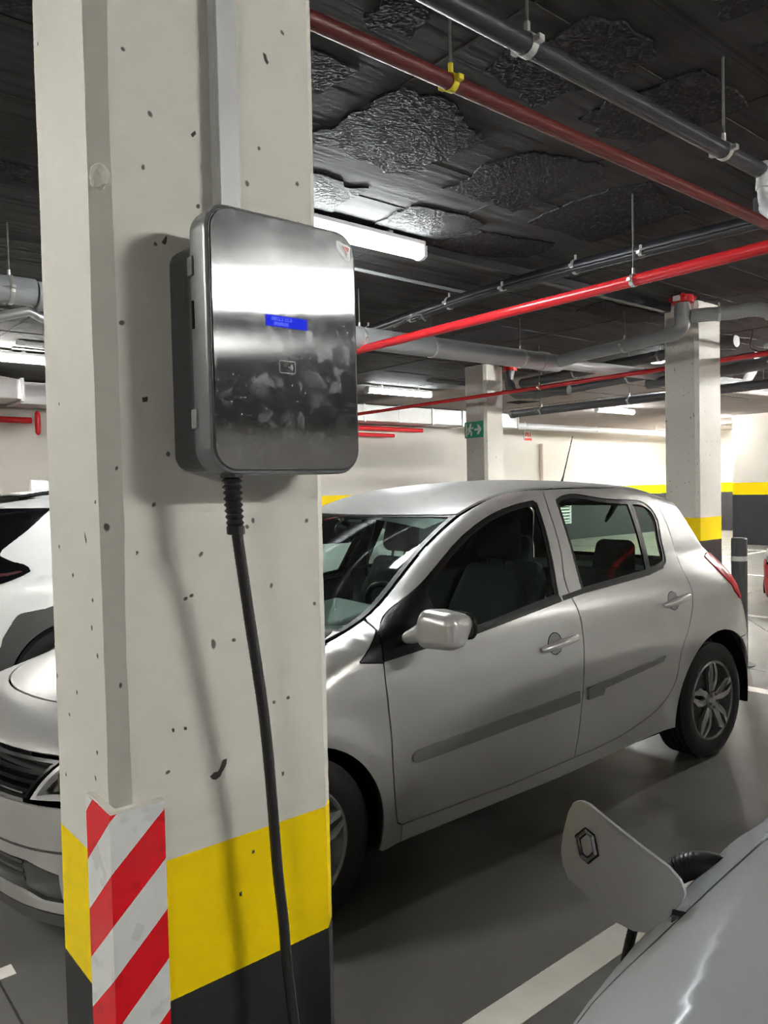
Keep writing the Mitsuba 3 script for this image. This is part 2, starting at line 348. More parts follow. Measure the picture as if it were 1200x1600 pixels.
class Skin:
    def __init__(self, f): self.f = f
    def root(self, fn, a, b, n=44):
        lo, hi = a, b                    # f(lo) < 0 <= f(hi)
        for _ in range(n):
            m = (lo + hi) * .5; neg = fn(m) < 0
            lo, hi = np.where(neg, m, lo), np.where(neg, hi, m)
        return (lo + hi) * .5
    def grad(self, P):
        h = 1e-3; g = np.stack([self.f(*(P + h * e).T) - self.f(*(P - h * e).T) for e in np.eye(3)], -1)
        return g / (np.linalg.norm(g, axis=1, keepdims=True) + 1e-12)
    def side(self, u, z): return self.root(lambda v: self.f(u, v, z), np.zeros_like(u), np.full_like(u, 1.15))
    def top(self, u, v): return self.root(lambda z: self.f(u, v, z), np.full_like(u, .5), np.full_like(u, 1.75))
    def front(self, v, z): return self.root(lambda u: self.f(u, v, z), np.full_like(v, 1.5), np.full_like(v, -.3))
    def rear(self, v, z, end=4.7): return self.root(lambda u: self.f(u, v, z), np.full_like(v, 2.5), np.full_like(v, end))
    def panel(self, kind, poly, step=.03, off=0.0, thick=.010, s=1):
        """off: how far below the skin; thick: how far the edge is turned in; s: -1 for the other side of the car"""
        p, t, loops = tri2d(poly, step)
        a, b = p[:, 0], p[:, 1]
        if kind == 'side': P = np.c_[a, self.side(a, b), b]
        elif kind == 'top': P = np.c_[a, b, self.top(a, b)]
        elif kind == 'front': P = np.c_[self.front(a, b), a, b]
        else: P = np.c_[self.rear(a, b), a, b]
        n = self.grad(P); Q = P - n * off
        V, N, Fc, base = [Q], [n], [t], len(Q)
        if thick:
            for r in loops:
                top_, nn = Q[r], n[r]; low = top_ - nn * thick
                tang = np.roll(top_, -1, 0) - np.roll(top_, 1, 0)
                side = np.cross(tang, nn); side /= np.linalg.norm(side, axis=1, keepdims=True) + 1e-12
                m = len(r); i = np.arange(m); j = (i + 1) % m
                V += [top_, low]; N += [side, side]
                Fc += [np.c_[base + i, base + j, base + m + j], np.c_[base + i, base + m + j, base + m + i]]; base += 2 * m
        V, N, Fc = np.vstack(V), np.vstack(N), np.vstack(Fc)
        V = V * [1, -s, 1]; N = N * [1, -s, 1]
        fn = np.cross(V[Fc[:, 1]] - V[Fc[:, 0]], V[Fc[:, 2]] - V[Fc[:, 0]])
        flip = (fn * N[Fc].sum(1)).sum(1) < 0
        Fc = np.where(flip[:, None], Fc[:, ::-1], Fc)
        return V, Fc, N
# ------------------------------------------------------------------ the setting
def struct(name, mesh, mat, parent=None, smooth=False):
    k = put(name, mesh, mat, parent, smooth)
    if not parent: say(k, kind='structure')
    return k
X0, X1, X2, Y0, Y1 = -9.0, 17.3, 22.0, -15.0, 12.3
struct('floor', bx(X0, X2, Y0, Y1, -.2, 0), 'floor')
say('floor', 'polished grey concrete garage floor with white bay lines')
struct('ceiling', bx(X0, X2, Y0, Y1, CEIL, CEIL + .25), 'ceiling')
say('ceiling', 'dark board-marked concrete ceiling with rough black patches')
BAND0, BAND1 = 1.115, 1.385
def wall(name, x0, x1, y0, y1, side, b0=BAND0, b1=BAND1, mat='wall_paint'):
    """a wall in three painted lifts; the paint stands a hair proud on the given side"""
    k = struct('wall_' + name, bx(x0, x1, y0, y1, 0, CEIL), mat)
    e = .003
    def lift(z0, z1): return {'-x': bx(x0 - e, x0, y0, y1, z0, z1), '+x': bx(x1, x1 + e, y0, y1, z0, z1),
                              '-y': bx(x0, x1, y0 - e, y0, z0, z1), '+y': bx(x0, x1, y1, y1 + e, z0, z1)}[side]
    put('dark_base_band', lift(0.0, b0), 'dado_paint', k)
    put('yellow_band', lift(b0, b1), 'yellow_paint', k)
    return k
wall('east', X1, X1 + .2, Y0, 8.4, '-x')
wall('north', 11.0, X2, Y1, Y1 + .2, '-y', BAND0, 1.36)
wall('northwest', X0, 11.0, 11.0, 11.2, '-y', 1.13, 1.33)
wall('corner', 10.8, 11.0, 11.2, Y1, '+x')
wall('recess', X1 + .2, X2, 8.2, 8.4, '+y')
wall('end', X2, X2 + .2, 8.2, Y1 + .2, '-x')
wall('south', X0, X1, Y0 - .2, Y0, '+y')
wall('west', X0 - .2, X0, Y0, Y1, '+x')

def line(pts, mat='floor_line', name='parking_line', h=.0016):
    m = ext(Polygon(pts), h); put(name, m, mat, 'floor')
def lx(y, x0, x1, w=.105): line([(x0, y - w / 2), (x1, y - w / 2), (x1, y + w / 2), (x0, y + w / 2)])
def ly(x, y0, y1, w=.105): line([(x - w / 2, y0), (x + w / 2, y0), (x + w / 2, y1), (x - w / 2, y1)])
lx(1.397, .62, 5.25); lx(4.25, .62, 5.25); lx(-1.4, .62, 5.25); lx(7.05, .62, 5.25)
lx(2.53, -4.2, .60, .06)
ly(5.33, -2.0, 7.2, .12); ly(8.24, -2.0, 7.2); ly(11.79, -2.0, 7.2); ly(16.0, -2.0, 8.2)
for y in (-1.4, 1.4, 4.25, 7.05): lx(y, 11.85, 15.95)
def jl(p, q, w=.006):
    d = np.subtract(q, p) / np.linalg.norm(np.subtract(q, p)); nn = np.array([-d[1], d[0]]) * w / 2
    line([p - nn, q - nn, q + nn, p + nn], 'joint', 'saw_cut', .0012)
jl(np.array([.55, -6.0]), np.array([.55, 10.9])); jl(np.array([8.03, 3.75]), np.array([6.2, 2.28])); jl(np.array([5.9, -6.0]), np.array([5.9, 10.9]))
jl(np.array([-5.0, 4.6]), np.array([17.0, 4.6]))

# rough coating patches on the ceiling, each an uneven plate a few millimetres thick
def patch(pts, seed, grow=0):
    p = Polygon(pts).buffer(0)
    ring = np.array(p.exterior.segmentize(.02).coords)
    q = np.c_[ring * 9, np.full(len(ring), seed * 3.1)]; w = np.c_[ring * 30, np.full(len(ring), seed * 5.7)]
    d = np.stack([meshkit.fbm(q, 3, 3) - .5, meshkit.fbm(q + 40, 3, 5) - .5], -1) * .10 + np.stack([meshkit.fbm(w, 2, 6) - .5, meshkit.fbm(w + 40, 2, 8) - .5], -1) * .035
    p = Polygon(ring + d).buffer(0).simplify(.004)
    for g in (p.geoms if hasattr(p, 'geoms') else [p]):
        if g.area < .004: continue
        m = ext(g, .012); m.apply_translation([0, 0, CEIL - .010]); put('rough_patch', m, 'ceiling_patch', 'ceiling')
CP = [[(1.918, 2.744), (2.023, 2.688), (2.079, 2.694), (2.141, 2.72), (2.288, 2.711), (2.371, 2.729), (2.435, 2.694), (2.456, 2.638), (2.44, 2.545), (2.447, 2.478), (2.466, 2.402), (2.464, 2.298), (2.477, 2.254), (2.383, 2.173), (2.324, 2.176), (2.23, 2.127), (2.119, 2.1), (2.034, 2.094), (1.968, 2.127), (1.9, 2.145), (1.887, 2.206), (1.889, 2.275), (1.9, 2.36), (1.881, 2.432), (1.868, 2.542), (1.848, 2.641)], [(1.49, 2.122), (1.562, 2.138), (1.618, 2.138), (1.71, 2.128), (1.703, 2.196), (1.707, 2.259), (1.703, 2.312), (1.671, 2.388)], [(1.53, 1.871), (1.55, 1.785), (1.668, 1.693), (1.688, 1.748), (1.715, 1.776), (1.698, 1.828), (1.72, 1.89), (1.667, 1.904), (1.588, 1.914)], [(1.996, 2.957), (2.068, 2.955), (2.156, 2.943), (2.281, 2.992), (2.422, 2.947), (2.438, 3.027), (2.415, 3.107), (2.456, 3.276), (2.441, 3.357), (2.429, 3.474), (2.367, 3.52)], [(2.744, 3.396), (2.749, 3.203), (2.731, 3.073), (2.709, 2.988), (2.823, 2.937), (3.025, 2.927), (3.246, 2.951), (3.271, 3.091), (3.257, 3.312), (3.277, 3.432), (3.049, 3.42)], [(2.692, 2.731), (2.721, 2.587), (2.645, 2.375), (2.715, 2.178), (2.93, 2.118), (3.137, 2.092), (3.242, 2.199), (3.225, 2.411), (3.235, 2.621), (3.226, 2.744), (3.025, 2.721), (2.84, 2.723)], [(2.075, 1.901), (2.027, 1.712), (2.082, 1.624), (2.082, 1.45), (2.237, 1.415), (2.292, 1.438), (2.458, 1.427), (2.473, 1.516), (2.494, 1.606), (2.44, 1.76), (2.422, 1.924), (2.287, 1.905)], [(2.638, 1.889), (2.597, 1.729), (2.642, 1.492), (2.683, 1.393), (2.835, 1.399), (3.093, 1.413), (3.07, 1.596), (3.05, 1.828), (2.854, 1.902)], [(3.428, 2.78), (3.371, 2.521), (3.372, 2.251), (3.466, 2.08), (3.839, 2.175), (4.014, 2.163), (3.972, 2.446), (3.992, 2.779), (3.653, 2.779)], [(3.252, 3.39), (3.315, 3.059), (3.553, 3.025), (3.852, 2.955), (3.93, 3.217), (3.679, 3.398)], [(2.315, 1.19), (2.439, 1.074), (2.495, 1.089), (2.425, 1.205)], [(1.541, 1.792), (1.649, 1.67), (1.693, 1.773), (1.694, 1.879), (1.634, 1.903)], [(2.696, 1.219), (2.724, 1.127), (2.867, 1.187), (2.774, 1.233)]]
for i, c in enumerate(CP): patch(c, i)
r2 = np.random.default_rng(5)
for i in range(46):        # the same coating over the rest of the ceiling
    x, y = r2.uniform(-3, 12), r2.uniform(-3, 10.5)
    if .3 < x < 5.4 and -.6 < y < 3.4: continue
    L, W = r2.uniform(.4, 1.5), r2.uniform(.15, .45)
    patch([(x, y), (x + L, y + r2.uniform(-.1, .1)), (x + L * .9, y + W), (x + L * .1, y + W * .9)], 40 + i)
# straight board joints between the coated strips
for y in (1.02, 1.52, 2.02, 2.55, 3.05, 3.9, 4.75, 5.6, 6.5, 7.4):
    put('board_joint', bx(-3, 14, y, y + .010, CEIL - .004, CEIL), 'joint', 'ceiling')
for x in (1.9, 3.05, 4.6, 6.1, 7.6, 9.4, 11.4):
    put('board_joint', bx(x, x + .010, -2, 10.8, CEIL - .004, CEIL), 'joint', 'ceiling')
put('hatch_opening', bx(5.36, 5.95, 4.75, 5.35, CEIL - .006, CEIL), 'hatch', 'ceiling')

# ------------------------------------------------------------------ battens
def batten(x, y, k, col, i):
    t = thing('batten_light', None, 'ceiling light', None)
    L = .60
    prof = Polygon([(-.045, 0), (.045, 0), (.045, -.02), (.036, -.032), (-.036, -.032), (-.045, -.02)])
    z = CEIL - .03
    def run(poly, x0, x1):
        m = ext(poly, x1 - x0); v = np.array(m.vertices)
        return trimesh.Trimesh(np.c_[v[:, 2] + x0, v[:, 0] + y, v[:, 1] + z], m.faces, process=False)
    put('housing', run(prof, x - L, x + L), 'white_plastic', t)
    g = np.linspace(np.radians(158), np.radians(382), 10)
    dif = Polygon([(.040 * math.cos(a), -.046 + .040 * math.sin(-a) * -1 * -1) for a in g]) if 0 else Polygon([(.040 * math.sin(a), -.062 - .036 * math.cos(a)) for a in np.linspace(-2.45, 2.45, 12)])
    k2 = put('diffuser', run(dif, x - L + .015, x + L - .015), 'white_plastic', t)
    scene[k2]['emitter'] = {'type': 'area', 'radiance': rgb([LAMP * k * c for c in col])}
    for s in (-1, 1):
        put('end_cap', run(Polygon([(-.045, -.025), (.045, -.025), (.045, -.085), (.02, -.10), (-.02, -.10), (-.045, -.085)]), x + s * L - .012, x + s * L + .012), 'white_plastic', t)
    for s in (-.35, .35):
        put('mounting_clip', bx(x + s - .015, x + s + .015, y - .03, y + .03, z, CEIL), 'clip', t)
    return t
LBL = {4: 'lit batten over the foreground grey car, mirrored in the steel charger front', 5: 'lit batten over the aisle in front of the grey car', 6: 'lit batten over the aisle in front of the silver hatchback',
       7: 'lit batten over the red car and the bollard', 8: 'lit batten over the bay behind the grey car', 9: 'lit batten over the aisle before the right-hand wall', 10: 'lit batten over the aisle in front of the white SUV',
       11: 'bright batten over the recess behind the right-hand pillar', 12: 'bright batten at the end wall of the recess', 13: 'bright batten at the corner of the right-hand wall', 14: 'dim batten behind the one over the grey car',
       0: 'lit fluorescent batten on the ceiling just right of the charger', 1: 'lit batten seen left of the pillar with the green exit sign',
       2: 'farthest lit batten, on the ceiling over the overexposed white wall', 3: 'lit batten at the left photo edge beside the near pillar'}
for i, (x, y, k, col) in enumerate(BATTENS):
    t = batten(x, y, k, col, i)
    say(t, LBL[i])
t = thing('round_light', 'small round lit ceiling lamp left of the right-hand pillar top', 'ceiling light')
put('base', trimesh.Trimesh(lathe([(0, 0), (.14, 0), (.14, .03), (0, .03)], 24).vertices + [8.3, 4.9, CEIL - .03], lathe([(0, 0), (.14, 0), (.14, .03), (0, .03)], 24).faces), 'white_plastic', t)
m = lathe([(0, 0), (.06, .005), (.105, .025), (.12, .05), (0, .05)], 20); m.apply_translation([8.3, 4.9, CEIL - .08])
k2 = put('diffuser', m, 'white_plastic', t); scene[k2]['emitter'] = {'type': 'area', 'radiance': rgb([LAMP * .8 * c for c in COOL])}

# ------------------------------------------------------------------ pillars
def pillar(name, label, x0, x1, y0, y1, b0, b1, c=.026, seed=0):
    t = thing(name, label, 'pillar')
    P = pillar_poly(x0, x1, y0, y1, c)
    def col(z0, z1, grow=0.0, amp=0.0):
        pts = np.array((P.buffer(grow, join_style='mitre') if grow else P).exterior.coords)[:-1]
        if amp == 0: return axes_up(ext(Polygon(pts), z1 - z0), z0)
        zs = np.linspace(z0, z1, 90); n = len(pts); rings = []
        for i, p in enumerate(pts):          # the edges of the cast concrete wander a little
            q = np.c_[zs * 5, np.full((90, 2), i * 7.3 + seed)]; w = np.c_[zs * 42, np.full((90, 2), i * 3.1 + seed)]
            d = np.stack([meshkit.fbm(q, 3, 1) - .5, meshkit.fbm(q + 9, 3, 2) - .5], -1) * amp + np.stack([meshkit.fbm(w, 2, 3) - .5, meshkit.fbm(w + 9, 2, 4) - .5], -1) * amp * .35
            rings.append(np.c_[p + d, zs])
        v = np.stack(rings, 1).reshape(-1, 3); f_ = []
        for i in range(89):
            for j in range(n):
                a, b = i * n + j, i * n + (j + 1) % n; f_ += [(a, b, b + n), (a, b + n, a + n)]
        f_ += [(0, j + 1, j) for j in range(1, n - 1)] + [(89 * n, 89 * n + j, 89 * n + j + 1) for j in range(1, n - 1)]
        return trimesh.Trimesh(v, np.array(f_), process=False)
    put('shaft', col(b1, CEIL, 0, .004 if seed else 0), 'white_paint', t)
    put('yellow_band', col(b0, b1, .0006), 'yellow_paint', t)
    put('black_base', col(0, b0, .001), 'black_paint', t)
    return t
def axes_up(m, z): m.apply_translation([0, 0, z]); return m
near_pillar = pillar('concrete_pillar', 'large off-white concrete pillar carrying the charging box, yellow and black at its foot', .410, .811, 1.12, 1.401, .661, .880, .026, 3)
pillar('concrete_pillar', 'off-white pillar with yellow band behind the rear of the silver hatchback', 5.985, 6.385, 3.185, 3.485, .955, 1.145)
pillar('concrete_pillar', 'far pillar with the green exit sign, behind the silver car roof', 6.93, 7.27, 6.36, 6.71, .955, 1.145, .03)
near_chip = [[(0.5641, 0.9911), (0.571, 0.9955), (0.5777, 0.9949), (0.5825, 1.002), (0.5874, 1.0122), (0.5931, 1.0118), (0.5917, 1.0038), (0.5857, 0.9949), (0.5798, 0.9871), (0.5729, 0.9837), (0.5662, 0.9865)], [(0.6968, 2.167), (0.7017, 2.1655), (0.7028, 2.1606), (0.7063, 2.1545), (0.7037, 2.1505), (0.6989, 2.1562)], [(0.5096, 1.8222), (0.515, 1.8309), (0.5171, 1.8333), (0.5169, 1.8265), (0.5146, 1.8203)], [(0.5021, 1.0798), (0.5042, 1.0813), (0.5051, 1.0771), (0.503, 1.0756)], [(0.5221, 1.0794), (0.5253, 1.0787), (0.5252, 1.0747), (0.522, 1.0754)], [(0.6961, 0.9637), (0.6999, 0.9638), (0.6998, 0.9594), (0.6972, 0.9579)], [(0.5633, 1.9982), (0.5689, 2.0046), (0.571, 2.0013), (0.5654, 1.9948)], [(0.4708, 1.5856), (0.4788, 1.5879), (0.4786, 1.5812), (0.4716, 1.5799)], [(0.6094, 0.7865), (0.613, 0.7874), (0.6128, 0.781), (0.6104, 0.7808)], [(0.6353, 0.8484), (0.6389, 0.8483), (0.6388, 0.844), (0.6351, 0.8441)]]
for c in near_chip:
    m = axes(ext(Polygon(c).buffer(.0004), .0012), 'xz'); m.apply_translation([0, 1.1202, 0]); put('chip', m, 'chip', near_pillar)
m = trimesh.creation.icosphere(4, 1.0); v = np.array(m.vertices); v *= (.9 + .5 * meshkit.fbm(v * 3.1 + 5, 3, 2))[:, None]
v = v * [.013, .006, .017]; a = math.radians(-45); v = np.c_[v[:, 0] * math.cos(a) - v[:, 1] * math.sin(a), v[:, 0] * math.sin(a) + v[:, 1] * math.cos(a), v[:, 2]] + [0.4223, 1.1330, 1.9051]
put('plaster_lump', trimesh.Trimesh(v, m.faces, process=False), 'white_paint', near_pillar, True)
# ------------------------------------------------------------------ pipes
def clamp(p, d, r, parent, mat='clip', rod=True, w=.022):
    p = np.asarray(p, float); d = np.asarray(d, float) / np.linalg.norm(d)
    a = np.cross(d, [0, 0, 1.0]); a /= np.linalg.norm(a) + 1e-9; b = np.cross(a, d)
    g = np.linspace(0, 2 * np.pi, 21)[:-1]; V, Fc = [], []
    for rr, e in ((r + .0005, -w / 2), (r + .004, -w / 2), (r + .004, w / 2), (r + .0005, w / 2)):
        V.append(p + d * e + rr * (np.cos(g)[:, None] * a + np.sin(g)[:, None] * b))
    V = np.vstack(V); n = 20
    for k in range(4):
        for j in range(n):
            q0, q1 = k * n + j, k * n + (j + 1) % n; q3, q2 = ((k + 1) % 4) * n + j, ((k + 1) % 4) * n + (j + 1) % n
            Fc += [(q0, q1, q2), (q0, q2, q3)]
    ms = [trimesh.Trimesh(V, np.array(Fc), process=False)]
    for s in (-1, 1):
        c = p + a * s * (r + .011); ms.append(bx(c[0] - .010, c[0] + .010, c[1] - .010, c[1] + .010, c[2] - .008, c[2] + .008))
    q = p + b * (r + .004); ms.append(cyl(q, q + np.array([0, 0, .028]), .008, 8))
    put('pipe_clamp', cat(ms), mat, parent)
    if rod: put('threaded_rod', cyl(q + [0, 0, .02], [q[0], q[1], CEIL], .0045, 8), 'steel_rod', parent)
def pipe(name, label, cat_, paths, r, mat, clamps=(), sleeves=(), group=None, rod=True, clip='clip'):
    t = thing(name, label, cat_, group)
    paths = paths if isinstance(paths[0][0], (list, tuple, np.ndarray)) else [paths]
    for i, p in enumerate(paths):
        put('tube' if i == 0 else 'branch', tube(p, r, 20), mat, t, 40)
    p = np.asarray(paths[0], float)
    def at(s, q=p):
        d = np.r_[0, np.cumsum(np.linalg.norm(np.diff(q, axis=0), axis=1))]; s = s * d[-1]
        i = min(np.searchsorted(d, s, 'right') - 1, len(q) - 2); w = (s - d[i]) / (d[i + 1] - d[i])
        return q[i] * (1 - w) + q[i + 1] * w, (q[i + 1] - q[i])
    for s in clamps: clamp(*at(s), r, t, clip, rod)
    for s in sleeves:
        c, d = at(s); d = d / np.linalg.norm(d)
        put('coupling', tube([c - d * .05, c - d * .045, c + d * .045, c + d * .05], [r + .002, r + .006, r + .006, r + .002], 20), mat, t, 40)
    return t
def onx(pts, s=0): return pts
# near ceiling
t = pipe('sprinkler_pipe', 'dark maroon pipe crossing the ceiling, nearest of the red pipes', 'pipe', [(-6, 1.676, 2.66), (9, 1.676, 2.66)], .024, 'pipe_maroon', rod=False)
clamp((1.70, 1.676, 2.66), (1, 0, 0), .0242, t, 'yellow_tape'); clamp((4.3, 1.676, 2.66), (1, 0, 0), .0242, t); clamp((-1.2, 1.676, 2.66), (1, 0, 0), .0242, t)
t = pipe('drain_pipe', 'black pipe crossing the ceiling above the maroon pipe', 'pipe', [(.83, 1.313, 2.58), (6.0, 1.313, 2.58)], .027, 'pipe_black', rod=False)
clamp((1.615, 1.313, 2.58), (1, 0, 0), .0272, t); clamp((2.66, 1.313, 2.58), (1, 0, 0), .0272, t); clamp((4.6, 1.313, 2.58), (1, 0, 0), .0272, t)
E3 = spl([(2.979, 1.313, 2.61), (2.95, 1.305, 2.561), (2.933, 1.3, 2.497), (2.902, 1.28, 2.443), (2.862, 1.24, 2.396), (2.771, 1.15, 2.334)], 16)
pipe('drain_pipe', 'short grey elbowed pipe dropping from the black pipe at the right edge', 'pipe', E3, .021, 'pvc_light', rod=False, sleeves=(.16, .62))
t = pipe('sprinkler_pipe', 'bright red pipe running under the ceiling from charger to right edge', 'pipe', [(3.60, 10.8, 2.45), (3.548, 4.2, 2.46), (3.49, 1.0, 2.46), (3.488, .9, 2.475), (3.487, .86, 2.51), (3.487, .85, 2.89)], .029, 'pipe_red', rod=False)
clamp((3.508, 2.20, 2.46), (0, 1, 0), .0292, t); clamp((3.6, 6.4, 2.455), (0, 1, 0), .0292, t)
# black conduits beside it, close under the slab
pipe('cable_conduit', 'thick black conduit on the ceiling behind the bright red pipe', 'conduit', spl([(4.33, 10, 2.80), (4.26, 5.32, 2.80), (4.07, 3.45, 2.80), (4.12, 2.52, 2.80), (4.20, 1.58, 2.80), (4.26, .5, 2.80)], 40), .042, 'pipe_black', (.5, .62, .74), rod=False)
pipe('cable_conduit', 'thin black glossy conduit just above the bright red pipe', 'conduit', spl([(4.30, 9, 2.74), (4.22, 5.1, 2.74), (3.95, 3.86, 2.74), (3.97, 2.55, 2.74), (4.02, 1.87, 2.74), (4.04, .8, 2.74)], 40), .013, 'pipe_black', (.42, .55, .68, .8), rod=False)
pipe('cable_conduit', 'thin bent grey conduit ending above the red pipe', 'conduit', spl([(4.05, 5.2, 2.72), (3.95, 4.4, 2.72), (3.93, 4.25, 2.72), (3.94, 4.2, 2.70), (3.94, 4.19, 2.66)], 14), .008, 'pvc_dark', rod=False)
t = thing('junction_box', 'dark junction box with pale round cap above the bright red pipe', 'junction box')
put('box', bx(4.02, 4.14, 1.70, 1.84, 2.757, 2.88, .01), 'dark_plastic', t); put('cap', axes_up(lathe([(0, 0), (.035, 0), (.045, .012), (.045, .03), (0, .03)], 20), 2.735), 'pvc_light', t, 30, T().translate([4.08, 1.77, 0]))
t = thing('cable_rail', 'black cable rail on the ceiling running on from the near batten', 'rail')
put('channel', bx(1.2, 6.6, 3.410, 3.470, CEIL - .05, CEIL), 'pipe_black', t); put('lid', bx(1.2, 6.6, 3.415, 3.465, CEIL - .056, CEIL - .05), 'dark_plastic', t)
pipe('cable_conduit', 'slim grey conduit on the ceiling beyond the near batten', 'conduit', [(1.6, 3.98, 2.87), (4.3, 4.02, 2.87)], .011, 'pvc', rod=False)
# background drains
main_drain = t = pipe('drain_pipe', 'wide grey drain pipe in front of the pillar with the exit sign', 'pipe', [(1.3, 4.47, 2.53), (5.78, 4.47, 2.555)], .080, 'pvc', (.5, .66, .9), (.97,), rod=True)
put('reducer', tube([(5.76, 4.47, 2.555), (5.86, 4.47, 2.557), (5.92, 4.47, 2.558), (8.2, 4.47, 2.585), (8.3, 4.47, 2.587), (12.5, 4.47, 2.62)], [.080, .080, .055, .055, .072, .072], 20), 'pvc', t, 40)
BR = spl([(5.80, 4.40, 2.56), (5.79, 4.2, 2.575), (5.775, 3.6, 2.60), (5.76, 3.32, 2.615)], 10)
put('branch', tube(BR, .055, 20), 'pvc', t, 40); clamp((5.785, 3.72, 2.595), (0, 1, 0), .056, t)
EL = spl([(5.76, 3.34, 2.615), (5.76, 3.24, 2.62), (5.765, 3.20, 2.65), (5.77, 3.19, 2.72), (5.77, 3.19, 2.86)], 16)
put('elbow', tube(EL, .058, 20), 'pvc', t, 40); put('elbow_sleeve', cyl((5.77, 3.19, 2.74), (5.77, 3.19, 2.82), .064, 20), 'pvc', t, 40)
k = thing('fire_collar', 'red fire collar on the ceiling beside the right-hand pillar', 'fire collar')
put('ring', axes_up(lathe([(.064, 0), (.085, 0), (.085, .055), (.064, .055)], 24), 2.842), 'pipe_red', k, 30, T().translate([5.77, 3.19, 0]))
put('label_plate', bx(5.672, 5.684, 3.16, 3.215, 2.85, 2.89), 'sign_white', k)
for a in (0, 2.1, 4.2): put('fixing_tab', bx(-.015, .015, .08, .115, 2.878, 2.9), 'pipe_red', k, to=T().translate([5.77, 3.19, 0]).rotate([0, 0, 1], math.degrees(a)))
k = thing('fire_collar', 'red fire collar on the ceiling right of the exit-sign pillar', 'fire collar')
put('ring', axes_up(lathe([(.06, 0), (.085, 0), (.085, .07), (.06, .07)], 24), 2.82), 'pipe_red', k, 30, T().translate([7.23, 6.22, 0]))
pipe('drain_pipe', 'short grey pipe with couplings under the farther fire collar', 'pipe', spl([(7.23, 6.22, 2.84), (7.23, 6.22, 2.62), (7.24, 6.15, 2.54), (7.25, 6.0, 2.52), (7.28, 5.4, 2.50)], 20), .055, 'pvc_dark', rod=False, sleeves=(.2, .55))
t = pipe('drain_pipe', 'grey drain pipe across the top of the right-hand pillar, with a wide elbow', 'pipe', spl([(5.80, 3.13, 2.735), (5.85, 3.02, 2.735), (5.95, 2.86, 2.735), (6.02, 2.70, 2.735), (6.05, 2.62, 2.70), (6.1, 2.5, 2.69), (6.2, 2.2, 2.70), (6.3, 1.6, 2.70)], 30), .054, 'pvc', (.12,), (.36, .46), rod=False)
pipe('drain_pipe', 'pale slanting pipe below the wide elbow at the right edge', 'pipe', [(6.9, 3.05, 2.60), (6.42, 2.35, 2.69), (6.2, 2.0, 2.73)], .022, 'pvc_light', rod=False)
pipe('cable_loop', 'thin black looped cable beside the right-hand pillar top', 'cable', spl([(6.42, 2.94, 2.66), (6.44, 2.96, 2.60), (6.46, 2.98, 2.54), (6.5, 2.93, 2.50), (6.55, 2.78, 2.52), (6.6, 2.66, 2.52)], 24), .006, 'black_plastic', rod=False)
t = pipe('sprinkler_pipe', 'thin red pipe passing behind both far pillars', 'pipe', [(6.62, 10.8, 2.46), (6.52, 5.68, 2.46), (6.46, 3.63, 2.46), (6.42, 2.79, 2.46), (6.3, 0, 2.46)], .021, 'pipe_red', rod=False)
clamp((6.41, 2.6, 2.46), (0, 1, 0), .0215, t); clamp((6.505, 5.2, 2.46), (0, 1, 0), .0215, t)
pipe('drain_pipe', 'dark grey pipe right of the right-hand pillar, under the thin red pipe', 'pipe', [(7.6, 4.6, 2.50), (7.35, 3.59, 2.5), (7.22, 3.17, 2.5), (6.9, 1.9, 2.5)], .055, 'pvc_dark', (.55,), (.42,), rod=False)
put('tee', tube([(9.55, 4.47, 2.60), (9.60, 4.45, 2.70), (9.66, 4.42, 2.80)], .055, 18), 'pvc_light', main_drain, 40)
put('coupling', tube([(9.3, 4.47, 2.594), (9.9, 4.47, 2.599)], .078, 20), 'pvc_light', main_drain, 40)
clamp((10.05, 4.47, 2.60), (1, 0, 0), .073, main_drain)
pipe('drain_pipe', 'pale thin pipe just under the wide drain at the right edge', 'pipe', [(8.6, 4.30, 2.475), (11.5, 4.05, 2.48)], .028, 'pvc_light', rod=False)
t = pipe('drain_pipe', 'long dark grey capped pipe under the ceiling left of the right-hand pillar', 'pipe', [(8.09, 6.90, 2.4), (8.0, 4.52, 2.4), (7.92, 2.9, 2.4)], .050, 'pvc_dark', (.12, .45), (.62,), rod=True)
put('end_cap', cyl((8.09, 6.90, 2.4), (8.092, 6.945, 2.4), .056, 20), 'pvc_dark', t, 40)
pipe('drain_pipe', 'dark grey drain pipe behind the thin red pipe between the far pillars', 'pipe', [(7.3, 6.1, 2.66), (7.2, 4.6, 2.70), (7.1, 3.4, 2.72)], .055, 'pvc_dark', (.3, .7))
pipe('drain_pipe', 'second dark grey pipe just below it between the far pillars', 'pipe', [(7.9, 6.4, 2.58), (7.7, 4.9, 2.60), (7.5, 3.4, 2.62)], .045, 'pvc_dark', (.5,))
pipe('drain_pipe', 'pale pipe along the ceiling by the overexposed white wall', 'pipe', [(12.6, 11.2, 2.74), (16.9, 11.2, 2.74), (21.5, 11.2, 2.74)], .07, 'pvc_light', (.1, .4, .7), (.25, .55), rod=True)
t = pipe('drain_pipe', 'grey drain pipe at the left edge behind the near pillar', 'pipe', [(-1.5, 4.47, 2.53), (1.29, 4.47, 2.545)], .074, 'pvc', (.955,), (.9,), rod=True)
pipe('drain_pipe', 'pale slanting pipe under the grey pipe at the left edge', 'pipe', [(.6, 4.52, 2.23), (1.25, 4.46, 2.44), (1.42, 4.55, 2.40)], .026, 'galv', rod=False)
t = pipe('hydrant_pipe', 'red pipe on the far wall at the left edge with a round valve', 'pipe', [(-6, 10.9, 2.44), (3.05, 10.9, 2.44)], .04, 'pipe_red', rod=False)
g = np.linspace(0, 2 * np.pi, 25); put('valve_wheel', tube(np.c_[np.full(25, 3.1) + .0 * g, 10.8 + .03 * np.cos(g), 2.40 + .13 * np.sin(g)], .03, 10, False), 'pipe_red', t, 60)
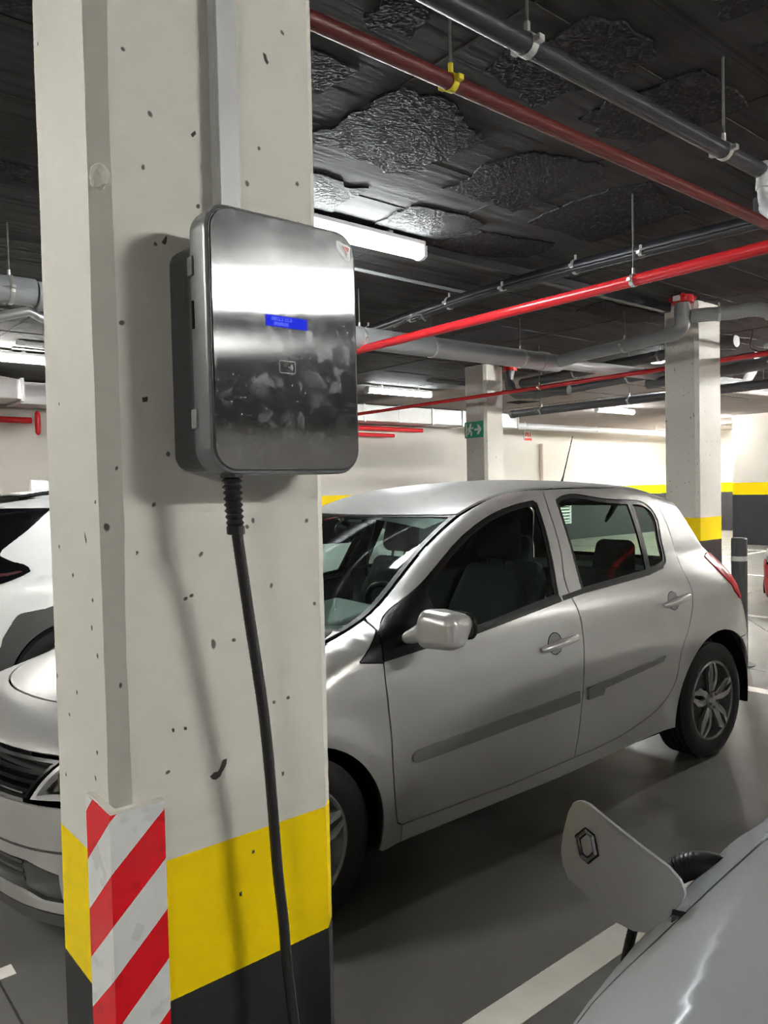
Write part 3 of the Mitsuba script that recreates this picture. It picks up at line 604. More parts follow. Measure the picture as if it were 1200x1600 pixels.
pipe('sprinkler_pipe', 'upper of the two short red pipes on the far wall right of the charger', 'pipe', [(4.5, 10.9, 2.55), (10.1, 10.9, 2.52)], .04, 'pipe_red', rod=False, group=None)
pipe('sprinkler_pipe', 'lower of the two short red pipes on the far wall right of the charger', 'pipe', [(4.5, 10.86, 2.42), (9.35, 10.86, 2.40)], .035, 'pipe_red', rod=False)
# ventilation duct
t = thing('ventilation_duct', 'galvanised sheet-metal duct under the ceiling behind the far pillars', 'duct')
dz0, dz1 = 2.60, 2.88
for i in range(12): put('duct_section', bx(2.7 + i * .8, 2.7 + i * .8 + .794, 10.4, 10.85, dz0, dz1, .004), 'galv', t)
for i in range(13): put('flange', bx(2.7 + i * .8 - .018, 2.7 + i * .8 + .012, 10.378, 10.87, dz0 - .02, dz1 + .015), 'galv', t)
t = thing('ventilation_duct', 'shining galvanised duct at the left edge under the batten', 'duct')
m = trimesh.Trimesh(np.array([(1.2, 8.5, z) for z in (2.45, 2.78)] + [(2.05, 9.55, z) for z in (2.56, 2.80)] + [(2.62, 9.7, z) for z in (2.58, 2.80)] + [(2.62, 10.3, z) for z in (2.58, 2.80)] + [(.4, 10.3, z) for z in (2.45, 2.78)] + [(.4, 8.5, z) for z in (2.45, 2.78)]), [(0, 0, 0)], process=False)
v = m.vertices; n = 6; fs = []
for i in range(n):
    j = (i + 1) % n; fs += [(2 * i, 2 * j, 2 * j + 1), (2 * i, 2 * j + 1, 2 * i + 1)]
for i in range(1, n - 1): fs += [(0, 2 * (i + 1), 2 * i), (1, 2 * i + 1, 2 * (i + 1) + 1)]
put('bend', trimesh.Trimesh(v, np.array(fs), process=False), 'galv', t)
put('flange', bx(2.03, 2.07, 9.45, 10.3, 2.53, 2.82), 'galv', t); put('flange', bx(2.60, 2.64, 9.66, 10.32, 2.55, 2.82), 'galv', t)
put('hanger', cyl((2.2, 9.6, 2.40), (2.2, 9.6, 2.58), .012, 8), 'clip', t)

# ------------------------------------------------------------------ signs, vent, bollard
t = thing('exit_sign', 'green emergency exit sign with white arrow on the far pillar', 'sign')
sx, sy0, sy1, sz0, sz1 = 6.925, 6.39, 6.70, 2.03, 2.225
def onsign(poly, d): m = axes(ext(poly, d), 'yz'); v = np.array(m.vertices); return trimesh.Trimesh(v * [-1, 1, 1] + [sx - .004, 0, 0], m.faces[:, ::-1], process=False)
put('panel', bx(sx - .004, sx + .004, sy0, sy1, sz0, sz1), 'sign_green', t)
def sp(a, b): return (sy1 - a * (sy1 - sy0), sz0 + b * (sz1 - sz0))     # a from the left as seen
put('arrow', onsign(Polygon([sp(*q) for q in [(.52, .56), (.74, .56), (.66, .80), (.76, .80), (.92, .5), (.76, .2), (.66, .2), (.74, .44), (.52, .44)]]), .002), 'sign_white', t)
put('doorway', onsign(Polygon([sp(*q) for q in [(.06, .1), (.06, .9), (.14, .9), (.14, .1)]]), .002), 'sign_white', t)
fig = unary_union([Point(sp(.33, .80)).buffer(.018), LineString([sp(.31, .68), sp(.27, .45)]).buffer(.014), LineString([sp(.31, .66), sp(.42, .56), sp(.45, .64)]).buffer(.007), LineString([sp(.30, .66), sp(.20, .58), sp(.17, .44)]).buffer(.007),
                   LineString([sp(.27, .46), sp(.37, .36), sp(.35, .16)]).buffer(.009), LineString([sp(.27, .46), sp(.22, .28), sp(.12, .24)]).buffer(.009)])
put('running_figure', onsign(fig, .002), 'sign_white', t)
t = thing('fire_sign', 'small red and white sign high on the overexposed white wall', 'sign')
put('panel', bx(14.75, 15.03, Y1 - .02, Y1 - .003, 2.52, 2.76), 'sign_white', t)
put('red_bar', bx(14.75, 15.03, Y1 - .024, Y1 - .02, 2.52, 2.58), 'sign_red', t)
for i in range(3): put('symbol', bx(14.79 + i * .08, 14.83 + i * .08, Y1 - .024, Y1 - .02, 2.61, 2.72), 'sign_red', t)
t = thing('wall_post', 'pale vertical pipe on the overexposed white wall under the small red sign', 'pipe')
put('riser', cyl((15.35, Y1 - .06, 0), (15.35, Y1 - .06, 2.45), .045, 14), 'wall_pink', t, 40)
for z in (.8, 1.9): put('bracket', bx(15.29, 15.41, Y1 - .06, Y1, z, z + .03), 'clip', t)
t = thing('wall_vent', 'white louvred vent on the far wall, seen through the hatchback rear window', 'vent')
VX, VZ = 16.25, .42
put('frame', axes_up(cat([bx(VX - .3, VX + .3, Y1 - .04, Y1, 0, .04), bx(VX - .3, VX + .3, Y1 - .04, Y1, .52, .56), bx(VX - .3, VX - .26, Y1 - .04, Y1, .04, .52), bx(VX + .26, VX + .3, Y1 - .04, Y1, .04, .52)]), VZ), 'white_plastic', t)
for i in range(6): put('slat', bx(VX - .26, VX + .26, Y1 - .035, Y1 - .012, VZ + .06 + i * .078, VZ + .11 + i * .078), 'white_plastic', t)
t = thing('bollard', 'dark grey round bollard with a bright reflective band behind the hatchback', 'bollard')
BX, BY, BR_ = 5.99, 2.86, .058
put('post', axes_up(lathe([(0, 0), (BR_, 0), (BR_, .985), (BR_ - .006, .995), (0, .995)], 28), 0), 'bollard', t, 30, T().translate([BX, BY, 0]))
put('reflective_band', axes_up(lathe([(BR_, 0), (BR_ + .0015, .001), (BR_ + .0015, .037), (BR_, .038)], 28), .815), 'reflector', t, 30, T().translate([BX, BY, 0]))
put('base_plate', axes_up(lathe([(0, 0), (.11, 0), (.11, .008), (0, .008)], 28), 0), 'bollard', t, 30, T().translate([BX, BY, 0]))
# ------------------------------------------------------------------ the silver hatchback (car frame: u back from the bumper, v out to the side, z up)
SK1 = Skin(f1)
PHI = -.01893259; HX, HY = 3.90509, 2.81933
TO1 = T().translate([HX, HY, 0]).rotate([0, 0, 1], math.degrees(PHI)).translate([-3.375, 0, 0])
def pieces(poly): return [g for g in getattr(poly, 'geoms', [poly]) if g.geom_type == 'Polygon' and g.area > 2e-4]
def curve(pts, n=24): return [tuple(q) for q in spl(pts, n)]
def ss(P): return Polygon(P).buffer(0)
def car_wheel(parent, u, v, s, R, rr, to, hub='alloy', n=5, w=.185):
    """tyre and rim about the v axis; s: side the face looks to"""
    t_ = put('wheel', None_mesh_tyre(R, rr, w), 'rubber', parent, 30, to @ T().translate([u, -s * v, R - .006]).rotate([1, 0, 0], 90 * s))
    M = to @ T().translate([u, -s * v, R - .006]).rotate([1, 0, 0], 90 * s)
    put('rim', lathe([(rr + .004, w * .44), (rr - .004, w * .47), (rr - .012, w * .43), (rr - .018, w * .25), (rr - .03, -w * .3), (rr * .5, -w * .34), (.03, -w * .34)], 40), hub, t_, 30, M)
    for k in range(n):
        a = k * 2 * np.pi / n + .35
        hw = .030 * rr / .2
        pet = Polygon([(.03, -.02), (rr * .42, -hw * 1.25), (rr * .72, -hw * 1.55), (rr * .97, -hw * .75), (rr * .985, hw * .75), (rr * .72, hw * 1.55), (rr * .42, hw * 1.25), (.03, .02)]).buffer(.006).buffer(-.006)
        slit = Polygon([(rr * .40, 0), (rr * .62, -hw * .42), (rr * .95, -hw * .22), (rr * .95, hw * .22), (rr * .62, hw * .42)])
        m = ext(pet.difference(slit).segmentize(.02), .016); vv = np.array(m.vertices)
        rad = np.hypot(vv[:, 0], vv[:, 1]) / rr
        vv[:, 2] += w * .26 + .045 * np.sin(np.clip(rad, 0, 1) * np.pi * .62) - .02 * rad - .10 * vv[:, 1] * vv[:, 1] / hw
        put('spoke', trimesh.Trimesh(vv, m.faces, process=False), hub, t_, 30, M @ T().rotate([0, 0, 1], math.degrees(a)))
    put('hub_cap', lathe([(.05, w * .28), (.05, w * .42), (.042, w * .47), (.0, w * .48)], 20), hub, t_, 40, M)
    for k in range(n):
        a = k * 2 * np.pi / n + .35 + np.pi / n
        put('wheel_nut', cyl((.034 * math.cos(a), .034 * math.sin(a), w * .40), (.034 * math.cos(a), .034 * math.sin(a), w * .50), .008, 6), 'pvc_dark', t_, to=M)
    return t_
def None_mesh_tyre(R, rr, w):
    h = w / 2; prof = [(rr, -h * .86), (rr + .02, -h * .97), ((R + rr) / 2, -h), (R - .02, -h * .93), (R - .006, -h * .80)]
    for k in range(9):                     # tread ribs
        z = -h * .72 + k * h * .18; prof += [(R - (.007 if k % 2 else 0), z - .006), (R - (.007 if k % 2 else 0), z + .006)]
    prof += [(R - .006, h * .80), (R - .02, h * .93), ((R + rr) / 2, h), (rr + .02, h * .97), (rr, h * .86)]
    return lathe(prof, 44)

def rail_v(u): return np.interp(u, [1.0, 1.26, 1.447, 1.641, 1.797, 2.015, 2.334, 2.7, 3.1, 3.4, 3.62], [.676, .653, .623, .586, .55, .543, .56, .562, .553, .528, .50])
def zrail(u, d=0.0):
    u = np.asarray(u, float); return SK1.top(u, rail_v(u) + d)
def rear_v(z): return np.interp(z, [.2, .6, .9, 1.0, 1.1, 1.2, 1.3, 1.4], [.70, .70, .70, .65, .60, .55, .50, .46])
def side_rear(z):
    z = np.asarray(z, float); return SK1.rear(rear_v(z), z)
ug = np.linspace(1.02, 3.58, 60)
TOPC = list(zip(ug, zrail(ug, .006)))
hood_v = lambda u: np.interp(u, [.2, .5, 1.02], [.655, .655, .690])
uh = np.linspace(.24, 1.02, 20); HOODC = list(zip(uh, SK1.top(uh, hood_v(uh))))
zf = np.linspace(.655, .20, 16); FRONTC = list(zip(SK1.front(np.full(16, .70), zf), zf))
zr = np.linspace(1.33, .235, 40); REARC = list(zip(side_rear(zr), zr))
SIDE = ss(FRONTC[::-1] + HOODC + TOPC + REARC + [(3.35, .235), (2.85, .235), (2.1, .205), (1.12, .195), (.5, .195)])
ARCH_R = Point(3.375, .295).buffer(.385, quad_segs=24); ARCH_R = shapely.affinity.scale(ARCH_R, 1.02, .97, origin=(3.375, .295))
ARCH_F = Point(.795, .29).buffer(.345, quad_segs=24)
ARCH = unary_union([ARCH_F, ARCH_R, sbox(.45, 0, 1.14, .20)])
DLO_F = ss(curve([(1.068, .862), (1.22, .965), (1.40, 1.068), (1.647, 1.212), (1.923, 1.324), (2.106, 1.363), (2.225, 1.376)], 30) + curve([(2.248, 1.362), (2.232, 1.25), (2.206, 1.141), (2.175, 1.04), (2.149, .957)], 12) + [(1.63, .888), (1.164, .847)])
DLO_R = ss(curve([(2.378, 1.372), (2.40, 1.381), (2.70, 1.378), (2.97, 1.358), (3.10, 1.338), (3.150, 1.30), (3.160, 1.25), (3.122, 1.18), (3.085, 1.10), (3.055, 1.045), (3.0, 1.022)], 40) + [(2.85, 1.001), (2.308, .966)] + curve([(2.308, .968), (2.342, 1.146), (2.378, 1.372)], 8))
SHF = curve([(1.262, 1.014), (1.204, .972), (1.178, .926), (1.163, .845), (1.166, .708), (1.176, .596), (1.192, .36), (1.204, .298)], 22) + [(1.214, .275), (1.238, .262)]
SHB = curve([(2.322, 1.43), (2.309, 1.368), (2.266, 1.132), (2.224, .966), (2.234, .937), (2.247, .775), (2.234, .585), (2.206, .31), (2.20, .272)], 30)
SHR = curve([(2.537, .292), (2.686, .32), (2.84, .365), (2.93, .425), (2.974, .485), (3.004, .584), (3.075, .70), (3.135, .80), (3.170, .90), (3.172, 1.0), (3.20, 1.10), (3.232, 1.20), (3.235, 1.30), (3.19, 1.405)], 40)
DOOR_F = ss(SHF + [(1.80, .258), (2.20, .272)] + SHB[::-1] + [q for q in TOPC if 1.27 < q[0] < 2.318][::-1])
DOOR_R = ss(SHB + [(2.36, .277)] + SHR + [q for q in TOPC if 2.33 < q[0] < 3.19][::-1])
DOOR_F, DOOR_R = DOOR_F.intersection(SIDE), DOOR_R.intersection(SIDE).difference(DOOR_F)
FEND = SIDE.intersection(ss([(.30, .50), (.30, 1.2), (1.262, 1.2)] + SHF + [(1.236, .10), (.43, .10), (.43, .50)])).difference(DOOR_F)
BUMP_F = SIDE.intersection(sbox(0, 0, .43, .60)).difference(ARCH.buffer(.004))
LAMP_S = SIDE.intersection(ss([(0, .60), (.42, .60), (.60, .735), (.62, .775), (.45, .745), (.25, .70), (0, .70)]))
FEND = FEND.difference(LAMP_S).difference(BUMP_F).difference(ARCH)
TAIL = ss([(3.50, 1.035), (3.55, .935), (3.60, .845), (3.66, .80), (3.95, .80), (3.95, 1.0), (3.56, 1.05)]).intersection(SIDE)
BUMP_R = SIDE.intersection(sbox(3.60, 0, 4, .60)).difference(ARCH.buffer(.002))
REST = SIDE.difference(unary_union([DOOR_F, DOOR_R, FEND, BUMP_F, LAMP_S, TAIL, BUMP_R, ARCH, sbox(0, 0, 1.0, 1.6)]).buffer(.0005))
gap = lambda P, d=.0028: P.buffer(-d, join_style='mitre')
TRI = ss([(1.06, .84), (1.06, .87), (1.40, 1.075), (1.425, 1.08), (1.47, .878), (1.164, .845)])
GL_F = DLO_F.buffer(-.020).difference(TRI.buffer(.004)); DIV = ss(curve([(2.945, 1.40), (2.915, 1.22), (2.84, .99)], 8) + curve([(2.872, .99), (2.95, 1.22), (2.985, 1.40)], 8))
GL_R = DLO_R.buffer(-.018).difference(DIV)
WS = [(u, rail_v(u) - .006) for u in np.linspace(1.03, 1.79, 16)]
wsv = np.linspace(.548, -.548, 15); WSTOP = [(1.752 + .115 * (v / .55) ** 2 - .07, v) for v in wsv]
wbv = np.linspace(-.67, .67, 15); WSBOT = [(.94 + .18 * v * v / .45, v) for v in wbv]
WSP = Polygon([(u, v) for u, v in WS] + WSTOP[1:-1] + [(u, -v) for u, v in WS[::-1]] + WSBOT[1:-1]).buffer(0)
ROOF = Polygon([(u - .0, v) for u, v in WSTOP] + [(u, -rail_v(u) + .004) for u in np.linspace(1.86, 3.54, 30)] + [(3.545 + .02 * (1 - (v / .5) ** 2), v) for v in np.linspace(-.49, .49, 11)] + [(u, rail_v(u) - .004) for u in np.linspace(3.54, 1.86, 30)]).buffer(0)
hf = [(.19 + .72 * v * v, v) for v in np.linspace(-.60, .60, 25)]
HOOD = Polygon(hf + [(.60, .655), (1.0, .675)] + [(u - .012, v) for u, v in WSBOT[::-1]] + [(1.0, -.675), (.60, -.655)]).buffer(0)
nv = np.linspace(-.655, .655, 25); NOSEF = list(zip(SK1.front(nv, np.full(25, .683)), nv))
NOSE = Polygon(NOSEF + [(u, v) for u, v in [(.50, .655)] + hf[::-1] + [(.50, -.655)]]).buffer(0).difference(HOOD)

def hatchback(name, label, mat, to, interior=True):
    t = thing(name, label, 'car')
    S, L = SK1, lift_put
    def both(nm, poly, m, par=lambda s: t, label=None, **k):
        out = []
        for s in (1, -1):
            for g in pieces(poly): out.append(L(nm, S.panel('side', g, s=s, **k), m, par(s) if callable(par) else par, to, label))
        return out
    fd = both('front_door', gap(DOOR_F.difference(DLO_F.buffer(-.004))), mat, step=.028)
    rd = both('rear_door', gap(DOOR_R.difference(DLO_R.buffer(-.004))), mat, step=.028)
    P = {1: 0, -1: 1}
    both('window_seal', DLO_F.intersection(DOOR_F).difference(GL_F.buffer(-.004)), 'seal', lambda s: fd[P[s]], off=.003, step=.03)
    both('window_seal', DLO_R.difference(GL_R.buffer(-.004)), 'seal', lambda s: rd[P[s]], off=.003, step=.03)
    both('window', GL_F, 'glass', lambda s: fd[P[s]], off=.007, thick=0, step=.05)
    both('window', GL_R, 'glass', lambda s: rd[P[s]], off=.007, thick=0, step=.05)
    both('belt_strip', ss([(1.50, .868), (2.155, .946), (2.15, .968), (1.50, .890)]), 'seal', lambda s: fd[P[s]], off=-.004)
    both('belt_strip', ss([(2.17, .948), (2.31, .962), (2.85, .995), (3.0, 1.016), (2.99, 1.034), (2.85, 1.014), (2.31, .982), (2.17, .968)]), 'seal', lambda s: rd[P[s]], off=-.004)
    fe = both('front_fender', gap(FEND.difference(DLO_F.buffer(.001))), mat)
    both('fender_triangle', DLO_F.difference(DOOR_F.buffer(.003)), 'seal', lambda s: fe[P[s]], off=.001)
    both('front_bumper_side', gap(BUMP_F), mat)
    both('side_body', gap(REST, .0015), mat)
    both('rear_bumper_side', gap(BUMP_R), mat)
    both('tail_lamp', gap(TAIL, .002), 'tail_red', off=-.006, step=.025)
    # mouldings and handles
    both('side_moulding', ss(curve([(1.300, .476), (1.275, .482), (1.268, .498), (1.278, .514), (1.31, .521)], 8) + [(1.712, .543), (2.20, .565), (2.205, .516), (1.714, .494)]), 'moulding', lambda s: fd[P[s]], off=-.010, thick=.012, step=.035, label='grey rubbing strip')
    both('side_moulding', ss([(2.262, .568), (2.863, .613), (2.84, .590), (2.38, .545), (2.37, .521), (2.262, .516)]), 'moulding', lambda s: rd[P[s]], off=-.010, thick=.012, step=.035, label='grey rubbing strip')
    for par, (uc, zc), dz in ((fd, (2.075, .786), .055), (rd, (2.995, .862), .055)):
        ring = Point(uc - .015, zc).buffer(.046, quad_segs=12)
        both('handle_recess', ring.difference(ring.buffer(-.004)), 'seal', lambda s: par[P[s]], off=-.0005, thick=.002, step=.012)
        both('handle_dish', ring.buffer(-.004), 'moulding', lambda s: par[P[s]], off=-.0008, thick=.002, step=.012, label='round dished recess')
        for s in (1, -1):
            pts = [(uc - .115, zc - .012), (uc - .06, zc - .004), (uc, zc + .004), (uc + .06, zc + .010), (uc + .115, zc + .013)]
            u = np.array([q[0] for q in pts]); z = np.array([q[1] for q in pts]); v = S.side(u, z) + np.array([.010, .024, .028, .026, .012])
            put('handle', tube(np.c_[spl(np.c_[u, -s * v, z], 14)], np.interp(np.linspace(0, 1, 14), [0, .1, .5, .9, 1], [.008, .015, .0185, .017, .012]), 12), mat, par[P[s]], 50, to)
    # top
    wsl = L('windscreen', S.panel('top', WSP.buffer(-.014), .05, off=.004, thick=0), 'glass', t, to)
    L('windscreen_seal', S.panel('top', WSP.buffer(.006).difference(WSP.buffer(-.017)), .03, off=.003), 'seal', t, to)
    L('windscreen_tint_band', S.panel('top', ss([(1.655, -.50), (1.655, .50), (1.76, .54), (1.70, .3), (1.69, 0), (1.70, -.3), (1.76, -.54)]).intersection(WSP.buffer(-.016)), .04, off=.006, thick=0), 'seal', wsl, to)
    L('roof', S.panel('top', gap(ROOF), .04), mat, t, to)
    L('hood', S.panel('top', gap(HOOD, .004), .03), mat, t, to)
    L('nose_panel', S.panel('top', gap(NOSE, .003), .025), mat, t, to)
    L('cowl', S.panel('top', Polygon(WSBOT + [(u - .05, v) for u, v in WSBOT[::-1]]).buffer(0), .04, off=.012), 'seal', t, to)
    for s, a in ((1, .5), (1, -.12)):
        pts = np.array([(.96, a, 0), (1.0, a - .15, 0), (1.02, a - .45, 0)]); u = pts[:, 0]; v = pts[:, 1]
        put('wiper', tube(np.c_[u, -v, S.top(u, v) + .012], .008, 8), 'seal', t, 40, to)
    # front
    def F(nm, poly, m, par=t, **k): return L(nm, S.panel('front', poly, **k), m, par, to)
    grill = ss([(-.566, .676), (.566, .676), (.497, .566), (-.497, .566)])
    lampR = ss([(.575, .678), (.512, .566), (.69, .580), (.70, .682)]); mir = lambda g: shapely.affinity.scale(g, -1, 1, origin=(0, 0))
    intake = ss([(-.50, .385), (.50, .385), (.60, .36), (.60, .27), (.53, .268), (.46, .285), (-.46, .285), (-.53, .268), (-.60, .27), (-.60, .36)])
    fb = F('front_bumper', gap(sbox(-.70, .235, .70, .555).difference(intake)), mat, step=.022)
    F('bumper_lip', sbox(-.70, .195, .70, .232), 'trim_grey', fb, step=.03)
    F('bumper_groove', sbox(-.70, .424, .70, .431), 'trim_grey', fb, step=.02, off=-.0015, thick=.003)
    gr = F('grille', grill, 'matt_liner', step=.04, off=.05)
    for i, z in enumerate((.640, .612, .585)): F('grille_slat', sbox(-.54 + i * .012, z - .006, .54 - i * .012, z + .006), 'seal', gr, step=.03, off=.012, thick=.03)
    F('grille_frame', grill.difference(grill.buffer(-.009)), 'seal', gr, step=.03, off=.001)
    lo = F('lower_intake', intake, 'matt_liner', step=.04, off=.06)
    for z in (.365, .338, .312): F('intake_slat', sbox(-.46, z - .005, .46, z + .005), 'trim_grey', lo, step=.03, off=.015, thick=.03)
    for s in (1, -1): F('intake_cheek', intake.intersection(sbox(.455, .2, .7, .5) if s > 0 else sbox(-.7, .2, -.455, .5)), 'trim_grey', lo, step=.03, off=.02)
    for g, s in ((lampR, 1), (mir(lampR), -1)):
        hl = F('headlight', g.buffer(-.003), 'lamp_clear', step=.03, off=.001, thick=0)
        F('reflector', g, 'chrome', hl, step=.04, off=.05)
        F('lamp_bezel', g.difference(g.buffer(-.012)), 'pvc_light', hl, step=.025, off=.004, thick=.03)
        L('lamp_side', S.panel('side', gap(LAMP_S, .002), .03, s=s, off=.001), 'pvc_light', hl, to)
        ctr = np.array([.14, -s * .62, .63])
        put('projector', lathe([(.0, -.02), (.03, -.015), (.036, 0), (.030, .012)], 20), 'chrome', hl, 40, to @ T().translate((ctr + [.03, 0, 0]).tolist()).rotate([0, 1, 0], -90))
    # rear
    def Rr(nm, poly, m, par=t, **k): return L(nm, S.panel('rear', poly, **k), m, par, to)
    zz = np.linspace(.62, 1.352, 16); TG = Polygon([(rear_v(z), z) for z in zz] + [(-rear_v(z), z) for z in zz[::-1]]).buffer(0)
    RW = Polygon([(.54, 1.0), (.43, 1.285), (.2, 1.312), (-.2, 1.312), (-.43, 1.285), (-.54, 1.0)]).buffer(.02)
    tg = Rr('tailgate', gap(TG.difference(RW)), mat, step=.035)
    Rr('rear_window', RW.buffer(-.006), 'glass', tg, step=.05, off=.004, thick=0)
    Rr('window_seal', RW.difference(RW.buffer(-.016)), 'seal', tg, step=.03, off=.003)
    Rr('rear_bumper', gap(sbox(-.70, .24, .70, .615)), mat, step=.035)
    wv = np.array([.095, .05, .01, -.02]); wz = np.array([1.312, 1.27, 1.235, 1.205]); wu = S.rear(wv, wz) + .012
    put('rear_wiper', tube(np.c_[wu, -wv, wz], [.020, .017, .015, .009], 10), 'seal', tg, 40, to)
    Rr('number_plate', sbox(-.26, .72, .26, .83), 'sign_white', tg, step=.06, off=-.006)
    # antenna
    ub = 3.18; zb = float(S.top(np.array([ub]), np.array([0.0]))[0])
    an = put('antenna', tube([(ub, 0, zb - .004), (ub + .012, 0, zb + .02), (ub + .03, 0, zb + .06), (ub + .12, 0, zb + .29)], [.012, .008, .004, .0022], 8), 'black_plastic', t, 40, to)
    # mirrors
    for s in (1, -1):
        b = [(1.30, .935, .945, .030), (1.225, 1.00, .93, .036), (1.235, 1.00, .985, .040), (1.255, 1.075, .975, .045), (1.25, 1.085, .93, .034), (1.31, 1.075, .975, .036), (1.30, 1.0, .985, .034), (1.30, 1.07, .925, .028), (1.245, .965, .945, .034), (1.225, .90, .918, .022), (1.28, .86, .905, .022)]
        b = [(u + .02, v - .03, z + .010, r) for u, v, z, r in b]
        g = [(1, 2, 3, 4, 5, 6, 7, 8, 0), (8, 0, 9), (9, 10)]
        m = blob([(u, -s * v, z, r) for u, v, z, r in b], g, .012, 14)
        mi_ = put('door_mirror', m, mat, fd[P[s]], 60, to)
        gq = rrect(-.068, .068, -.038, .038, .028)
        gm = ext(gq, .004); put('mirror_glass', gm, 'mirror', mi_, to=to @ T().translate([1.362, -s * 1.01, .975]).rotate([0, 0, 1], 90).rotate([1, 0, 0], 90))
        fm = ext(gq.buffer(.007).difference(gq), .010); put('mirror_rim', fm, 'seal', mi_, to=to @ T().translate([1.354, -s * 1.01, .975]).rotate([0, 0, 1], 90).rotate([1, 0, 0], 90))
        L('mirror_sail', S.panel('side', TRI.intersection(DLO_F).intersection(DOOR_F).buffer(-.003), .03, s=s, off=-.002), 'seal', fd[P[s]], to)
    # wheels, wells, floor
    for s in (1, -1):
        car_wheel(t, .80, .735, s, .300, .205, to); car_wheel(t, 3.375, .735, s, .300, .205, to)
        for uc, R in ((.80, .37), (3.375, .385)):
            g = np.linspace(np.radians(-12), np.radians(192), 24); V, Fc = [], []
            for a in g: V += [(uc + R * math.cos(a), -s * .50, .295 + R * math.sin(a)), (uc + R * math.cos(a), -s * .815, .295 + R * math.sin(a))]
            for i in range(23): Fc += [(2 * i, 2 * i + 1, 2 * i + 3), (2 * i, 2 * i + 3, 2 * i + 2)]
            n = len(V); V += [(uc, -s * .50, .295)]; Fc += [(n, 2 * i, 2 * i + 2) for i in range(23)]
            put('wheel_well', trimesh.Trimesh(np.array(V), np.array(Fc), process=False), 'liner', t, to=to)
    put('underbody', cat([bx(1.12, 3.02, -.77, .77, .20, .25), bx(.30, 1.12, -.42, .42, .21, .26), bx(3.02, 3.86, -.50, .50, .25, .30)]), 'liner', t, to=to)
    # inner skins behind the panels
    INN = SIDE.intersection(sbox(.98, .2, 3.75, 1.46)).difference(unary_union([DLO_F.buffer(.006), DLO_R.buffer(.006), ARCH.buffer(.006)]))
    both('inner_lining', INN, 'trim_dark', off=.035, thick=0, step=.05)
    L('roof_lining', S.panel('top', ROOF.buffer(-.02), .08, off=.035, thick=0), 'trim_grey', t, to)
    L('hood_lining', S.panel('top', unary_union([HOOD, NOSE]).buffer(-.01), .08, off=.03, thick=0), 'liner', t, to)
    if not interior: return t
    # cabin
    put('cabin_floor', cat([bx(1.1, 3.7, -.70, .70, .25, .30), bx(3.02, 3.72, -.66, .66, .30, .62)]), 'seat_cloth', t, to=to)
    put('bulkhead', bx(.93, .97, -.66, .66, .25, .86), 'liner', t, to=to)
    dash = blob([(1.02, y, .90, .05) for y in (-.62, 0, .62)] + [(1.42, y, .86, .06) for y in (-.62, 0, .62)] + [(1.40, y, .66, .08) for y in (-.62, 0, .62)], [(0, 1, 2, 3, 4, 5, 6, 7, 8)], .05, 6)
    dd = put('dashboard', dash, 'dash', t, 50, to)
    put('instrument_hood', blob([(1.16, -.52, .905, .05), (1.16, -.22, .905, .05), (1.40, -.50, .935, .045), (1.40, -.24, .935, .045), (1.30, -.37, .96, .05)], [(0, 1, 2, 3, 4)], .025, 8), 'dash', dd, 50, to)
    g = np.linspace(0, 2 * np.pi, 33); a = np.radians(65)
    wh = np.c_[1.62 + .185 * np.sin(g) * math.cos(a) * -1, -.37 + .185 * np.cos(g), .875 + .185 * np.sin(g) * math.sin(a)]
    st = put('steering_wheel', tube(wh, .014, 10, False), 'seal', t, 50, to)
    put('steering_column', cat([cyl((1.42, -.37, .79), (1.62, -.37, .875), .035, 12), cyl((1.615, -.54, .875), (1.615, -.20, .875), .018, 10), bx(1.60, 1.64, -.43, -.31, .83, .92, .01)]), 'seal', st, 40, to)
    def seat(u, y, front=True):
        W_ = .24 if front else .30
        k = put('front_seat' if front else 'rear_seat', cat([blob([(u - .40, y - W_ + .06, .50, .07), (u - .40, y + W_ - .06, .50, .07), (u + .05, y - W_ + .06, .46, .07), (u + .05, y + W_ - .06, .46, .07)], [(0, 1, 2, 3)], .04, 6),
            blob([(u + .06, y - W_ + .05, .50, .065), (u + .06, y + W_ - .05, .50, .065), (u + .20, y - W_ + .06, .86, .06), (u + .20, y + W_ - .06, .86, .06), (u + .24, y - W_ + .11, 1.02 if front else .93, .05), (u + .24, y + W_ - .11, 1.02 if front else .93, .05)], [(0, 1, 2, 3, 4, 5)], .04, 8)]), 'seat_cloth', t, 50, to)
        hz = 1.19 if front else 1.03
        put('headrest', blob([(u + .27, y - .085, hz - .05, .045), (u + .27, y + .085, hz - .05, .045), (u + .29, y - .075, hz + .06, .042), (u + .29, y + .075, hz + .06, .042)], [(0, 1, 2, 3)], .03, 8), 'seat_cloth', k, 50, to)
        for e in (-.05, .05): put('headrest_post', cyl((u + .245, y + e, hz - .15), (u + .265, y + e, hz - .06), .007, 8), 'seal', k, to=to)
    for y in (-.36, .36): seat(1.98, y); seat(2.90, y, False)
    put('rear_mirror', blob([(1.66, -.09, 1.255, .032), (1.66, .09, 1.255, .032)], [(0, 1)], .02, 4), 'seal', t, 50, to)
    put('mirror_stalk', cyl((1.60, 0, 1.30), (1.655, 0, 1.265), .014, 8), 'seal', t, to=to)
    put('parcel_shelf', bx(3.17, 3.62, -.60, .60, .93, .95), 'seat_cloth', t, to=to)
    for s in (1, -1):
        u = np.array([1.80, 2.25]); z = np.array([1.25, 1.30])
        put('b_pillar_trim', bx(2.21, 2.32, -s * .77 - .015, -s * .77 + .015, .30, .98), 'trim_grey', t, to=to)
        put('seat_belt', tube([(2.27, -s * .60, 1.28), (2.26, -s * .66, 1.1), (2.27, -s * .72, .80)], .008, 6), 'seal', t, to=to)
    return t
bs('matt_liner', two(pr((.012, .012, .012), .7, spec=.3))); bs('trim_dark', two(pr((.022, .024, .025), .8)))
